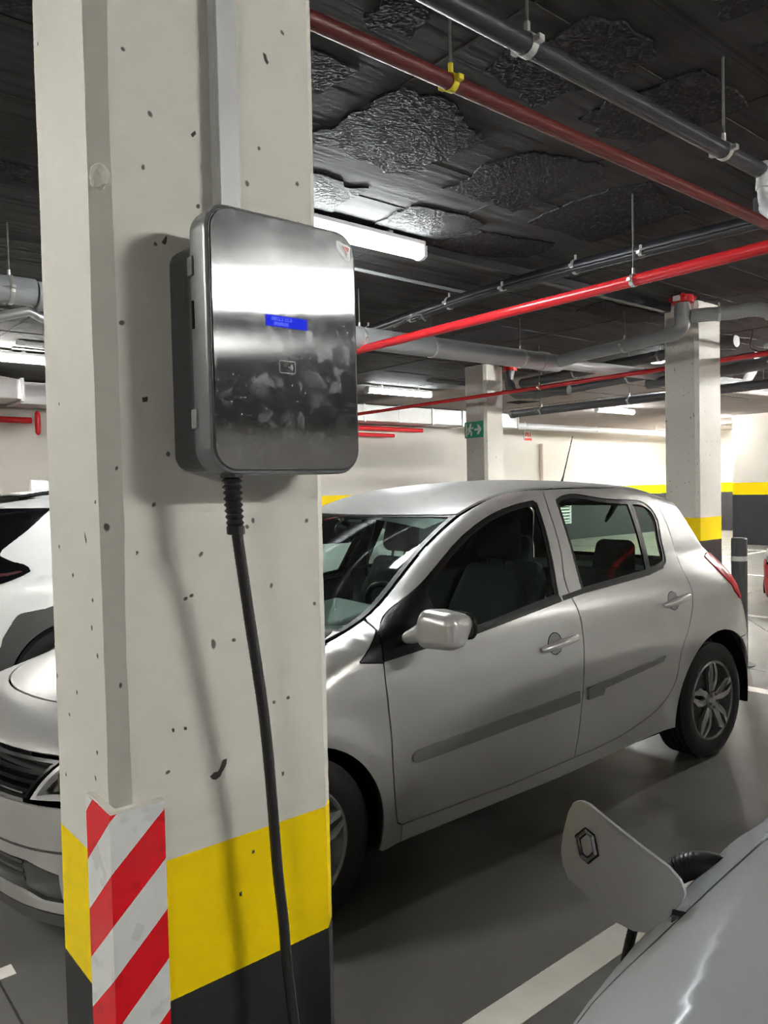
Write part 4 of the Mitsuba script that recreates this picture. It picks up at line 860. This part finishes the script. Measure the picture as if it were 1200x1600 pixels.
hb = hatchback('hatchback_car', 'silver five-door hatchback parked right behind the near pillar', 'silver', TO1)
# the red car at the right edge: the same build, other paint
TO_R = T().translate([8.05, 2.975, 0])
rc = thing('hatchback_car', 'red car cut off by the right edge beyond the bollard', 'car')
for k in [k for k in scene if k.startswith(hb + '__')]:
    if any(w in k for w in ('cabin', 'seat', 'steering', 'mirror_stalk', 'b_pillar', 'parcel', 'instrument')): continue
    d = dict(scene[k]); d['to_world'] = TO_R @ TO1.inverse() @ d['to_world']
    if d['bsdf']['id'] == 'm_silver': d['bsdf'] = {'type': 'ref', 'id': 'm_red_car'}
    scene[rc + k[len(hb):]] = d
    if k in labels: labels[rc + k[len(hb):]] = dict(labels[k])

# ------------------------------------------------------------------ the white SUV behind (u forward from its tail)
SK3 = Skin(f3); TO3 = T().translate([.72, 5.65, 0])
def suv():
    t = thing('suv', 'white SUV seen left of the near pillar, beyond the silver hatchback', 'car')
    S, L, to = SK3, lift_put, TO3
    zz = np.linspace(1.40, .25, 30); REAR = [(float(S.rear_u(z)), z) for z in zz] if 0 else None
    zc = np.linspace(.26, 1.43, 30); vc = np.minimum(.74, .89 * B3(zc) - .055); uc = S.root(lambda u: S.f(u, vc, zc), np.full(30, 1.5), np.full(30, -.3))
    ut = np.linspace(float(uc[-1]) + .015, 4.1, 60); zt = S.top(ut, np.interp(ut, [0, .4, 1, 4.4], [.58, .60, .62, .62]))
    SID = ss(list(zip(uc, zc)) + list(zip(ut, zt)) + [(4.25, .7), (4.25, .26)])
    arch = unary_union([Point(.80, .34).buffer(.36, quad_segs=20), Point(3.45, .34).buffer(.37, quad_segs=20), sbox(.44, 0, 1.16, .34), sbox(3.08, 0, 3.82, .34)])
    clad = unary_union([arch.buffer(.105), ss([(.395, .60), (.50, .765), (.75, .79), (1.10, .765), (1.25, .6)]), sbox(.9, 0, 3.6, .42)]).buffer(-.07).buffer(.14, quad_segs=12).buffer(-.07).intersection(SID).difference(arch)
    glass_r = ss([(.15, 1.375), (.475, 1.372), (.765, 1.366), (.60, 1.235), (.455, 1.135), (.44, 1.11), (.2, 1.11)]).intersection(SID)
    tail = ss(curve([(.30, 1.12), (.42, 1.105), (.50, 1.06), (.58, 1.022), (.588, 1.005), (.57, .992), (.50, .965), (.42, .943), (.30, .92)], 24)).intersection(SID)
    dlo = ss(curve([(1.02, 1.20), (1.10, 1.32), (1.3, 1.42), (1.8, 1.47), (2.3, 1.45), (2.75, 1.33), (3.20, 1.08)], 30) + [(3.22, 1.02), (1.3, 1.06)])
    door1, door2 = [ss(q).difference(arch.buffer(.11)) for q in ([(1.0, 1.5), (2.05, 1.6), (2.05, .42), (1.3, .42), (1.02, .80)], [(2.055, 1.6), (3.2, 1.3), (3.22, .42), (2.055, .42)])]
    door1, door2 = door1.intersection(SID).difference(clad), door2.intersection(SID).difference(clad)
    rest = SID.difference(unary_union([clad, arch, glass_r, tail, door1, door2]))
    for s in (1, -1):
        A = lambda nm, poly, m, par=t, **k: [L(nm, S.panel('side', g, s=s, **k), m, par, to) for g in pieces(poly)][0]
        A('side_body', gap(rest, .001), 'white_car', step=.04)
        for dr_, nm in ((door1, 'rear_door'), (door2, 'front_door')):
            dk = A(nm, gap(dr_.difference(dlo)), 'white_car', step=.045)
            A('window', gap(dlo.intersection(dr_), .01), 'glass_dark', dk, off=.006, step=.05)
        A('wheel_arch_cladding', clad, 'trim_grey', step=.035, off=-.008, thick=.02)
        A('rear_quarter_glass', gap(glass_r, .001), 'glass_dark', step=.03, off=.001)
        tl = A('tail_lamp', tail, 'glass_dark', step=.03, off=-.012, thick=.014)
        A('red_light_bar', ss([(.30, 1.0), (.46, .998), (.53, 1.008), (.545, 1.0), (.46, .982), (.30, .98)]).intersection(tail.buffer(-.004)), 'tail_dark', tl, step=.03, off=-.015)
        car_wheel(t, .80, .80, s, .345, .23, to, 'alloy', 5, .22); car_wheel(t, 3.45, .80, s, .345, .23, to, 'alloy', 5, .22)
        for uc_ in (.80, 3.45):
            g = np.linspace(0, np.pi, 20); V, Fc = [], []
            for a in g: V += [(uc_ + .37 * math.cos(a), -s * .5, .34 + .37 * math.sin(a)), (uc_ + .37 * math.cos(a), -s * .87, .34 + .37 * math.sin(a))]
            for i in range(19): Fc += [(2 * i, 2 * i + 1, 2 * i + 3), (2 * i, 2 * i + 3, 2 * i + 2)]
            n = len(V); V += [(uc_, -s * .5, .34)]; Fc += [(n, 2 * i, 2 * i + 2) for i in range(19)]
            put('wheel_well', trimesh.Trimesh(np.array(V), np.array(Fc), process=False), 'liner', t, to=to)
        mk = blob([(2.98, -s * .99, 1.08, .05), (2.98, -s * 1.09, 1.09, .06), (3.06, -s * 1.08, 1.09, .05), (3.0, -s * .88, 1.05, .03)], [(0, 1, 2), (0, 3)], .02, 8)
        put('door_mirror', mk, 'white_car', t, 50, to)
    u0 = float(uc[-1]) - .02; tp = Polygon([(u, float(np.interp(u, [0, .4, 1, 4.4], [.58, .60, .62, .62])) + .004) for u in np.linspace(u0, 2.35, 16)] + [(u, -float(np.interp(u, [0, .4, 1, 4.4], [.58, .60, .62, .62])) - .004) for u in np.linspace(2.35, u0, 16)])
    L('roof', S.panel('top', tp, .06), 'white_car', t, to)
    L('windscreen', S.panel('top', sbox(2.37, -.62, 3.02, .62), .06, off=.004), 'glass_dark', t, to)
    L('hood', S.panel('top', sbox(3.06, -.62, 4.15, .62), .06), 'white_car', t, to)
    zb = np.linspace(.28, 1.0, 12)
    R2 = lambda nm, poly, m, **k: L(nm, rear_panel(S, poly, **k), m, t, to)
    R2('tailgate', sbox(-.74, .62, .74, 1.05), 'white_car'); R2('rear_window', sbox(-.74, 1.055, .74, 1.36), 'glass_dark'); R2('rear_bumper', sbox(-.74, .28, .74, .615), 'trim_grey')
    zs = float(S.top(np.array([.35]), np.array([0.0]))[0])
    fin = m3.Manifold.hull_points(np.array([(.835, -.035, 1.46), (.835, .035, 1.46), (1.10, -.03, 1.485), (1.10, .03, 1.485), (.838, -.016, 1.553), (.838, .016, 1.553), (.92, -.014, 1.552), (.92, .014, 1.552), (1.02, -.010, 1.525), (1.02, .010, 1.525)])).refine_to_length(.015)
    fm = tm(fin); fm.merge_vertices(); trimesh.smoothing.filter_taubin(fm, iterations=2); put('shark_fin_antenna', fm, 'white_car', t, 40, to)
    put('roof_rail', tube([(.62, -.55, 1.435), (.75, -.55, 1.455), (1.2, -.55, 1.49), (2.0, -.55, 1.505)], .012, 8), 'seal', t, 40, to)
    put('underbody', bx(.3, 4.2, -.80, .80, .20, .27), 'liner', t, to=to)
    put('inner_block', bx(.9, 3.1, -.62, .62, .3, 1.2), 'liner', t, to=to)
    return t
def rear_panel(S, poly, step=.05, off=0.0, thick=.01):
    p, tt, loops = tri2d(poly, step); n_ = len(p)
    u = S.root(lambda q: S.f(q, p[:, 0], p[:, 1]), np.full(n_, 1.5), np.full(n_, -.4))
    P = np.c_[u, p]; n = S.grad(P); Q = (P - n * off) * [1, -1, 1]; N = n * [1, -1, 1]
    fn = np.cross(Q[tt[:, 1]] - Q[tt[:, 0]], Q[tt[:, 2]] - Q[tt[:, 0]]); fl = (fn * N[tt].sum(1)).sum(1) < 0
    return Q, np.where(fl[:, None], tt[:, ::-1], tt), N
suv()

# ------------------------------------------------------------------ the grey car in the foreground (its left-hand wing faces the pillar)
SK2 = Skin(f2); TO2 = T().translate([.30, -.185, 0])
def grey_car():
    t = thing('hatchback_car', 'blue-grey car in the lower right corner with its charging flap open', 'car')
    S, L, to = SK2, lift_put, TO2
    seam = lambda u: np.interp(u, [.0, .3, .53, .59, .68, .754, .894, 1.2, 1.5], [.70, .80, .822, .819, .780, .765, .745, .72, .70])
    us = np.linspace(.42, 1.42, 30); zs = S.top(us, seam(us))
    zc = np.linspace(.24, .74, 14); uc = S.root(lambda u: S.f(u, np.full(14, .76), zc), np.full(14, 1.5), np.full(14, -.3))
    ut = np.linspace(1.44, 3.9, 40); zt = S.top(ut, np.interp(ut, [1.44, 2.2, 3.9], [.66, .58, .55]))
    SID = ss(list(zip(uc, zc)) + [q for q in zip(us, zs) if q[0] > float(uc[-1]) + .01] + list(zip(ut, zt)) + [(4.0, .7), (4.0, .24)])
    arch = unary_union([Point(.88, .33).buffer(.36, quad_segs=20), Point(3.55, .33).buffer(.36, quad_segs=20)])
    flapc = rrect(1.02, 1.20, .735, .855, .03)
    dlo = ss(curve([(1.62, 1.0), (1.9, 1.19), (2.2, 1.31), (2.6, 1.36), (3.1, 1.33), (3.5, 1.17)], 24) + [(3.4, 1.03)])
    d1 = ss([(1.50, .26), (1.46, 1.02), (2.2, 1.42), (2.48, 1.45), (2.45, .26)]).intersection(SID); d2 = ss([(2.455, .26), (2.485, 1.45), (3.3, 1.38), (3.4, .9), (3.15, .5), (3.1, .26)]).intersection(SID)
    rest = SID.difference(unary_union([arch, d1, d2])); fend = rest.intersection(sbox(0, 0, 1.5, 2)); back = rest.difference(sbox(0, 0, 1.5, 2))
    for s in (-1, 1):
        A = lambda nm, poly, m, par=t, **k: [L(nm, S.panel('side', g, s=s, **k), m, par, to) for g in pieces(poly)][0]
        A('front_fender', gap(fend.difference(flapc) if s < 0 else fend), 'grey_car', step=.02)
        A('side_body', gap(back, .001), 'grey_car', step=.06)
        for q, nm in ((d1, 'front_door'), (d2, 'rear_door')):
            dk = A(nm, gap(q.difference(dlo)), 'grey_car', step=.05); A('window', gap(dlo.intersection(q), .012), 'glass_dark', dk, off=.005, step=.06)
        car_wheel(t, .88, .76, s, .335, .24, to, 'alloy', 5, .20); car_wheel(t, 3.55, .76, s, .335, .24, to, 'alloy', 5, .20)
        for uc_ in (.88, 3.55):
            g = np.linspace(-.1, np.pi + .1, 20); V, Fc = [], []
            for a in g: V += [(uc_ + .37 * math.cos(a), -s * .5, .33 + .37 * math.sin(a)), (uc_ + .37 * math.cos(a), -s * .84, .33 + .37 * math.sin(a))]
            for i in range(19): Fc += [(2 * i, 2 * i + 1, 2 * i + 3), (2 * i, 2 * i + 3, 2 * i + 2)]
            n = len(V); V += [(uc_, -s * .5, .33)]; Fc += [(n, 2 * i, 2 * i + 2) for i in range(19)]
            put('wheel_well', trimesh.Trimesh(np.array(V), np.array(Fc), process=False), 'liner', t, to=to)
    hoodp = Polygon([(u, seam(u)) for u in np.linspace(.30, 1.40, 24)] + [(u, -seam(u)) for u in np.linspace(1.40, .30, 24)])
    hoodp = hoodp.intersection(ss([(.09 + .32 * v * v, v) for v in np.linspace(-.85, .85, 24)] + [(1.25 + .2 * v * v, v) for v in np.linspace(.85, -.85, 24)]))
    L('hood', S.panel('top', gap(hoodp, .0025), .016), 'grey_car', t, to)
    L('hood_lining', S.panel('top', hoodp.buffer(.02), .06, off=.02, thick=0), 'liner', t, to)
    L('windscreen', S.panel('top', ss([(1.27 + .2 * v * v, v) for v in np.linspace(-.64, .64, 12)] + [(1.95 + .15 * v * v, v) for v in np.linspace(.56, -.56, 12)]), .06, off=.004), 'glass_dark', t, to)
    L('roof', S.panel('top', ss([(1.97 + .15 * v * v, v) for v in np.linspace(-.56, .56, 12)] + [(3.75, .54), (3.75, -.54)]), .07), 'grey_car', t, to)
    F = lambda nm, poly, m, par=t, **k: L(nm, S.panel('front', poly, **k), m, par, to)
    fb = F('front_bumper', sbox(-.76, .22, .76, .62), 'grey_car', step=.05); F('grille', sbox(-.5, .30, .5, .42), 'seal', fb, step=.05, off=-.004)
    for s in (1, -1): F('headlight', ss([(s * .45, .625), (s * .76, .625), (s * .76, .70), (s * .5, .69)]), 'lamp_clear', step=.04, off=-.002)
    put('underbody', bx(.2, 4.0, -.74, .74, .18, .24), 'liner', t, to=to)
    Rr = lambda nm, poly, m, **k: L(nm, S.panel('rear', poly, **k), m, t, to)
    Rr('tailgate', sbox(-.72, .62, .72, 1.05), 'grey_car', step=.08); Rr('rear_bumper', sbox(-.72, .25, .72, .61), 'grey_car', step=.08); Rr('rear_window', sbox(-.6, 1.06, .6, 1.3), 'glass_dark', step=.08)
    # charging port and open flap
    L('charging_port', S.panel('side', flapc.buffer(.004), .03, off=.045, s=-1), 'seal', t, to)
    fx = 1.05
    YZ = [(.7833, .9146), (.7673, .9217), (.752, .9201), (.6871, .8939), (.615, .8648), (.5976, .8512), (.591, .8371), (.5902, .8277), (.6199, .7797), (.6457, .7516), (.6725, .7436), (.704, .7449), (.7483, .7613), (.7966, .7805), (.8088, .7977), (.8119, .8207), (.8063, .8558), (.7945, .8947)]
    pl = Polygon(YZ).buffer(-.012).buffer(.012, quad_segs=8).segmentize(.01)
    m = axes(ext(pl, .006), 'yz'); m.apply_translation([fx, 0, 0])
    v = np.array(m.vertices); v[:, 0] += .45 * (v[:, 1] - .7) ** 2 - .02 * (v[:, 1] - .70); fl = put('charging_flap', trimesh.Trimesh(v, m.faces, process=False), 'grey_car', t, 30)
    m = axes(ext(pl.buffer(-.008), .010), 'yz'); v = np.array(m.vertices); v[:, 0] += fx + .0062 + .45 * (v[:, 1] - .7) ** 2 - .02 * (v[:, 1] - .70); put('flap_inner', trimesh.Trimesh(v, m.faces, process=False), 'black_plastic', fl)
    hexo = Polygon([(.7715, .892), (.757, .881), (.7465, .8545), (.7565, .841), (.7735, .848), (.7865, .878)])
    hexo = Polygon([(.759, .8779), (.7789, .8583), (.7706, .8278), (.7542, .8232), (.7356, .8423), (.7427, .8724)])
    hx = hexo.difference(hexo.buffer(-.0062, join_style='mitre'))
    o_, i_ = np.array(hexo.exterior.coords)[:-1], np.array(hexo.buffer(-.0062, join_style='mitre').exterior.coords)[:-1]
    i_ = np.array([i_[np.argmin(np.hypot(*(i_ - q).T))] for q in o_]); m_ = (o_ + i_) / 2
    V = np.vstack([np.c_[np.zeros(6), o_], np.c_[np.full(6, -.0055), m_ * .72 + o_ * .28], np.c_[np.full(6, -.0055), m_ * .72 + i_ * .28], np.c_[np.zeros(6), i_]]); Fc = []
    for r_ in range(4):                                   # a bevelled hexagonal ring
        for q in range(6):
            a, b, c, d = r_ * 6 + q, r_ * 6 + (q + 1) % 6, ((r_ + 1) % 4) * 6 + (q + 1) % 6, ((r_ + 1) % 4) * 6 + q; Fc += [(a, b, c), (a, c, d)]
    V[:, 0] += fx - .0003 + .45 * (V[:, 1] - .7) ** 2 - .02 * (V[:, 1] - .70); m = trimesh.Trimesh(V, np.array(Fc), process=False); v = V
    gm = axes(ext(hexo.buffer(.0022, join_style='mitre').difference(hexo.buffer(-.008, join_style='mitre')).segmentize(.01), .0006), 'yz'); w = np.array(gm.vertices); w[:, 0] += fx - .0009 + .45 * (w[:, 1] - .7) ** 2 - .02 * (w[:, 1] - .70)
    put('emblem_gasket', trimesh.Trimesh(w, gm.faces, process=False), 'seal', fl)
    put('diamond_emblem', trimesh.Trimesh(v, m.faces, process=False), 'chrome', fl, label='hollow chrome diamond-shaped emblem')
    put('hinge_arm', tube(spl([(1.04, .60, .80), (1.06, .56, .80), (1.10, .53, .80)], 8), .012, 8), 'black_plastic', t, 40)
    return t
grey_car()
# ------------------------------------------------------------------ trunking, corner guard, charging box, cable
WY = 1.12
t = thing('cable_trunking', 'pale vertical cable duct running up the pillar from the charging box', 'cable duct')
put('channel', bx(.5945, .632, WY - .026, WY, 1.80, CEIL, .003), 'pvc_light', t); put('lid', bx(.5955, .631, WY - .029, WY - .0255, 1.80, CEIL, .0012), 'pvc_light', t)
t = thing('corner_guard', 'red and white striped guard on the foot of the near pillar corner', 'corner guard')
def ell(d0, d1, r=.012):
    a = Polygon([(.480, WY - d0), (.480, WY - d1), (.410 - d1, WY - d1), (.410 - d1, WY + .085), (.410 - d0, WY + .085), (.410 - d0, WY - d0)])
    return a.buffer(r * .3).buffer(-r * .3)
def guard(pl, z0, tops):
    m = ext(pl.segmentize(.008), 1.0); v = np.array(m.vertices); top = v[:, 2] > .5
    q = np.where(v[:, 0] > .405, tops[1] + (tops[2] - tops[1]) * (v[:, 0] - .405) / .075, tops[1] + (tops[0] - tops[1]) * np.clip((v[:, 1] - WY) / .085, 0, 1))
    v[:, 2] = np.where(top, q, z0); return trimesh.Trimesh(v, m.faces, process=False)
put('foam_core', guard(ell(.0005, .011), .02, (.985, .983, .982)), 'guard_foam', t)
put('striped_face', guard(ell(.0112, .0135), .02, (.983, .979, .979)), 'guard_face', t)

t = thing('ev_charger', 'wall charging box with brushed steel front and blue display on the pillar', 'charger')
BX0, BX1, BZ0, BZ1, FY = .5185, .788, 1.468, 1.856, 1.0
def slab(x0, x1, z0, z1, r, y0, y1, bev=.004):
    """a rounded plate in the xz plane from y0 (back) to y1 (front, smaller y) with a chamfered front edge"""
    P0 = rrect(x0, x1, z0, z1, r, 10); c = np.array(P0.exterior.coords)[:-1]; ctr = np.array([(x0 + x1) / 2, (z0 + z1) / 2])
    def ring(ins, y):
        q = np.array(rrect(x0 + ins, x1 - ins, z0 + ins, z1 - ins, max(r - ins, .002), 10).exterior.coords)[:-1]; return np.c_[q[:, 0], np.full(len(q), y), q[:, 1]]
    rs = [ring(.0, y0), ring(0, y1 + bev), ring(bev * .3, y1 + bev * .3), ring(bev, y1)]
    n = len(rs[0]); v = np.vstack(rs); f_ = []
    for i in range(3):
        for j in range(n): a, b = i * n + j, i * n + (j + 1) % n; f_ += [(a, b, b + n), (a, b + n, a + n)]
    v = np.vstack([v, [ctr[0], y1, ctr[1]], [ctr[0], y0, ctr[1]]]); k = len(v) - 2
    for j in range(n): f_ += [(k, 3 * n + j, 3 * n + (j + 1) % n), (k + 1, (j + 1) % n, j)]
    m = trimesh.Trimesh(v, np.array(f_), process=False); m.fix_normals(); return m
put('body', slab(.5205, .775, 1.476, 1.812, .024, WY, 1.044, .006), 'body_grey', t, 40)
cv = put('cover', slab(BX0, BX1, BZ0, BZ1, .040, 1.046, FY, .007), 'cover_grey', t, 40)
sp_ = slab(BX0 + .0075, BX1 - .0065, BZ0 + .0075, BZ1 - .0065, .034, FY + .001, FY - .0022, .001)
put('steel_front', sp_, 'brushed_steel', cv, False, uv=np.c_[sp_.vertices[:, 0], sp_.vertices[:, 2]], label='brushed stainless steel front plate')
sr = rrect(BX0 + .0055, BX1 - .0045, BZ0 + .0055, BZ1 - .0045, .036, 10)
m = axes(ext(sr, .0006), 'xz'); m.apply_translation([0, FY, 0]); put('dark_gasket', m, 'seal', cv)
for z in (1.55, 1.77): put('hinge', bx(BX0 - .003, BX0 + .004, 1.036, 1.052, z - .014, z + .014, .001), 'cover_grey' if z > 1.6 else 'pvc', cv)
put('hinge_slot', bx(BX0 - .0012, BX0 + .001, 1.038, 1.044, 1.68, 1.72), 'matt_black', cv)
fy = FY - .0022
def plate(poly, d, y=fy):
    m = axes(ext(poly, d), 'xz'); m.apply_translation([0, y, 0]); return m
DX0, DX1, DZ0, DZ1 = (0.613, 0.687, 1.6888, 1.7056)
dp = put('display', plate(rrect(DX0, DX1, DZ0, DZ1, .001), .0006), 'glyph', t, label='lit blue two-line display')
scene[dp]['emitter'] = {'type': 'area', 'radiance': rgb((.0016, .0026, .060))}
for k, (txt, zz, h) in enumerate((('0011.1 11.3', .56, .0048), ('00:00:20', .14, .0048))):
    m = meshkit.text_mesh(txt, h, .0002); w = m.bounds[1][0] - m.bounds[0][0]
    v = np.array(m.vertices); v[:, 0] *= .036 / w if k == 0 else .026 / w
    m = axes(trimesh.Trimesh(v, m.faces, process=False), 'xz'); m.apply_translation([DX0 + .0095 + .004 * k, fy - .0006, DZ0 + (DZ1 - DZ0) * zz])
    q = put('digits', m, 'glyph', dp); scene[q]['emitter'] = {'type': 'area', 'radiance': rgb((.022, .032, .10))}
CX0, CX1, CZ0, CZ1 = (0.6349, 0.664, 1.6203, 1.6392)
card = rrect(CX0, CX1, CZ0, CZ1, .0025)
put('card_symbol', plate(card.difference(card.buffer(-.0009)), .0003), 'etch', t, label='etched outline of a card with radio waves')
cc = np.array([CX0 + .6 * (CX1 - CX0), (CZ0 + CZ1) / 2]); arcs = [Point(cc).buffer(.0011)]
for r in (.0030, .0048, .0066):
    g = np.linspace(-.75, .75, 12); arcs.append(LineString([(cc[0] + r * math.cos(a), cc[1] + r * math.sin(a)) for a in g]).buffer(.00045))
put('radio_waves', plate(unary_union(arcs), .0003), 'etch', t)
K = (0.7463, 1.8376, 0.028, 0.0291)
def k_(a, b):    # a right, b down inside the sticker's own square
    return (K[0] + a * K[2], K[1] - b * K[3])
shield = Polygon(np.vstack([spl([k_(0, .10), k_(.02, 0), k_(.12, -.02), k_(.5, .08), k_(.88, .15), k_(1, .24)], 14), spl([k_(1, .26), k_(.98, .6), k_(.93, .95), k_(.84, 1.0), k_(.55, .86), k_(.25, .62), k_(.06, .38), k_(0, .14)], 24)])).buffer(0)
sk = put('sticker', plate(shield, .0006), 'sticker', t, label='white shield-shaped sticker with red triangle')
put('sticker_triangle', plate(Polygon([k_(.58, .22), k_(.93, .28), k_(.80, .52)]), .0004, fy - .0006), 'sticker_red', sk)
for a, b, c, d in ((.48, .22, .76, .64), (.42, .22, .74, .70), (.2, .16, .80, .86)):
    put('sticker_stroke', plate(LineString([k_(a, b), k_(c, d)]).buffer(.0007), .0004, fy - .0006), 'sticker_red' if a == .48 else 'sticker_grey', sk)
# strain relief and cable
GX, GY = .5625, 1.022
prof = [(.0, 0), (.0165, 0), (.0165, -.012)]
for i in range(8):
    z = -.013 - i * .0088; prof += [(.0105, z), (.0158 - i * .0003, z - .0042), (.0105, z - .0084)]
prof += [(.0135, -.084), (.0135, -.096), (.0082, -.097)]
m = lathe(prof[::-1], 22); v = np.array(m.vertices)
s_ = np.clip(-v[:, 2] / .1, 0, 1); v[:, 0] += GX + .0055 * s_ ** 1.5; v[:, 1] += GY; v[:, 2] += 1.476
put('strain_relief', trimesh.Trimesh(v, m.faces, process=False), 'black_plastic', t, 35, label='ribbed black strain relief')
ct = thing('charging_cable', 'thick black charging cable hanging from the box down the pillar', 'cable')
PTS = [(0.566, 1.022, 1.41), (0.5679, 1.022, 1.3921), (0.5819, 1.03, 1.316), (0.5982, 1.035, 1.2161), (0.6149, 1.04, 1.1133), (0.6274, 1.045, 1.0085), (0.6367, 1.05, 0.9023), (0.6424, 1.05, 0.8178), (0.6488, 1.05, 0.753), (0.652, 1.05, 0.6995), (0.6563, 1.045, 0.6266), (0.6579, 1.04, 0.5864), (0.69, 1.02, 0.45), (0.72, 0.98, 0.2), (0.76, 0.93, 0.04), (0.85, 0.9, 0.0105), (1.0, 0.97, 0.0105), (1.13, 1.0, 0.0105), (1.22, 0.95, 0.03), (1.2, 0.86, 0.2), (1.19, 0.8, 0.42), (1.19, 0.775, 0.6045), (1.2, 0.7705, 0.642), (1.2, 0.7651, 0.6629), (1.2, 0.7408, 0.7318), (1.2, 0.6925, 0.7767)]
put('cord', tube(spl(PTS, 150), .0086, 14), 'black_plastic', ct, 60)
HAND = [(1.2, 0.6925, 0.7767), (1.21, 0.6723, 0.7929), (1.22, 0.6459, 0.8014), (1.23, 0.618, 0.7975), (1.23, 0.548, 0.7675)]
put('plug', tube(spl(HAND, 26), np.interp(np.linspace(0, 1, 26), [0, .06, .12, .5, .8, 1], [.0125, .019, .021, .024, .0235, .026]), 18), 'black_plastic', ct, 50, label='curved black plug handle with ribbed sleeve')
hp = spl(HAND, 26)
for i in range(2, 8):
    p, d = hp[i], hp[i + 1] - hp[i]; d = d / np.linalg.norm(d); put('sleeve_rib', tube([p - d * .0025, p - d * .0015, p + d * .0015, p + d * .0025], [.019, .0225, .0225, .019], 18), 'rubber', ct + '__plug', 50)
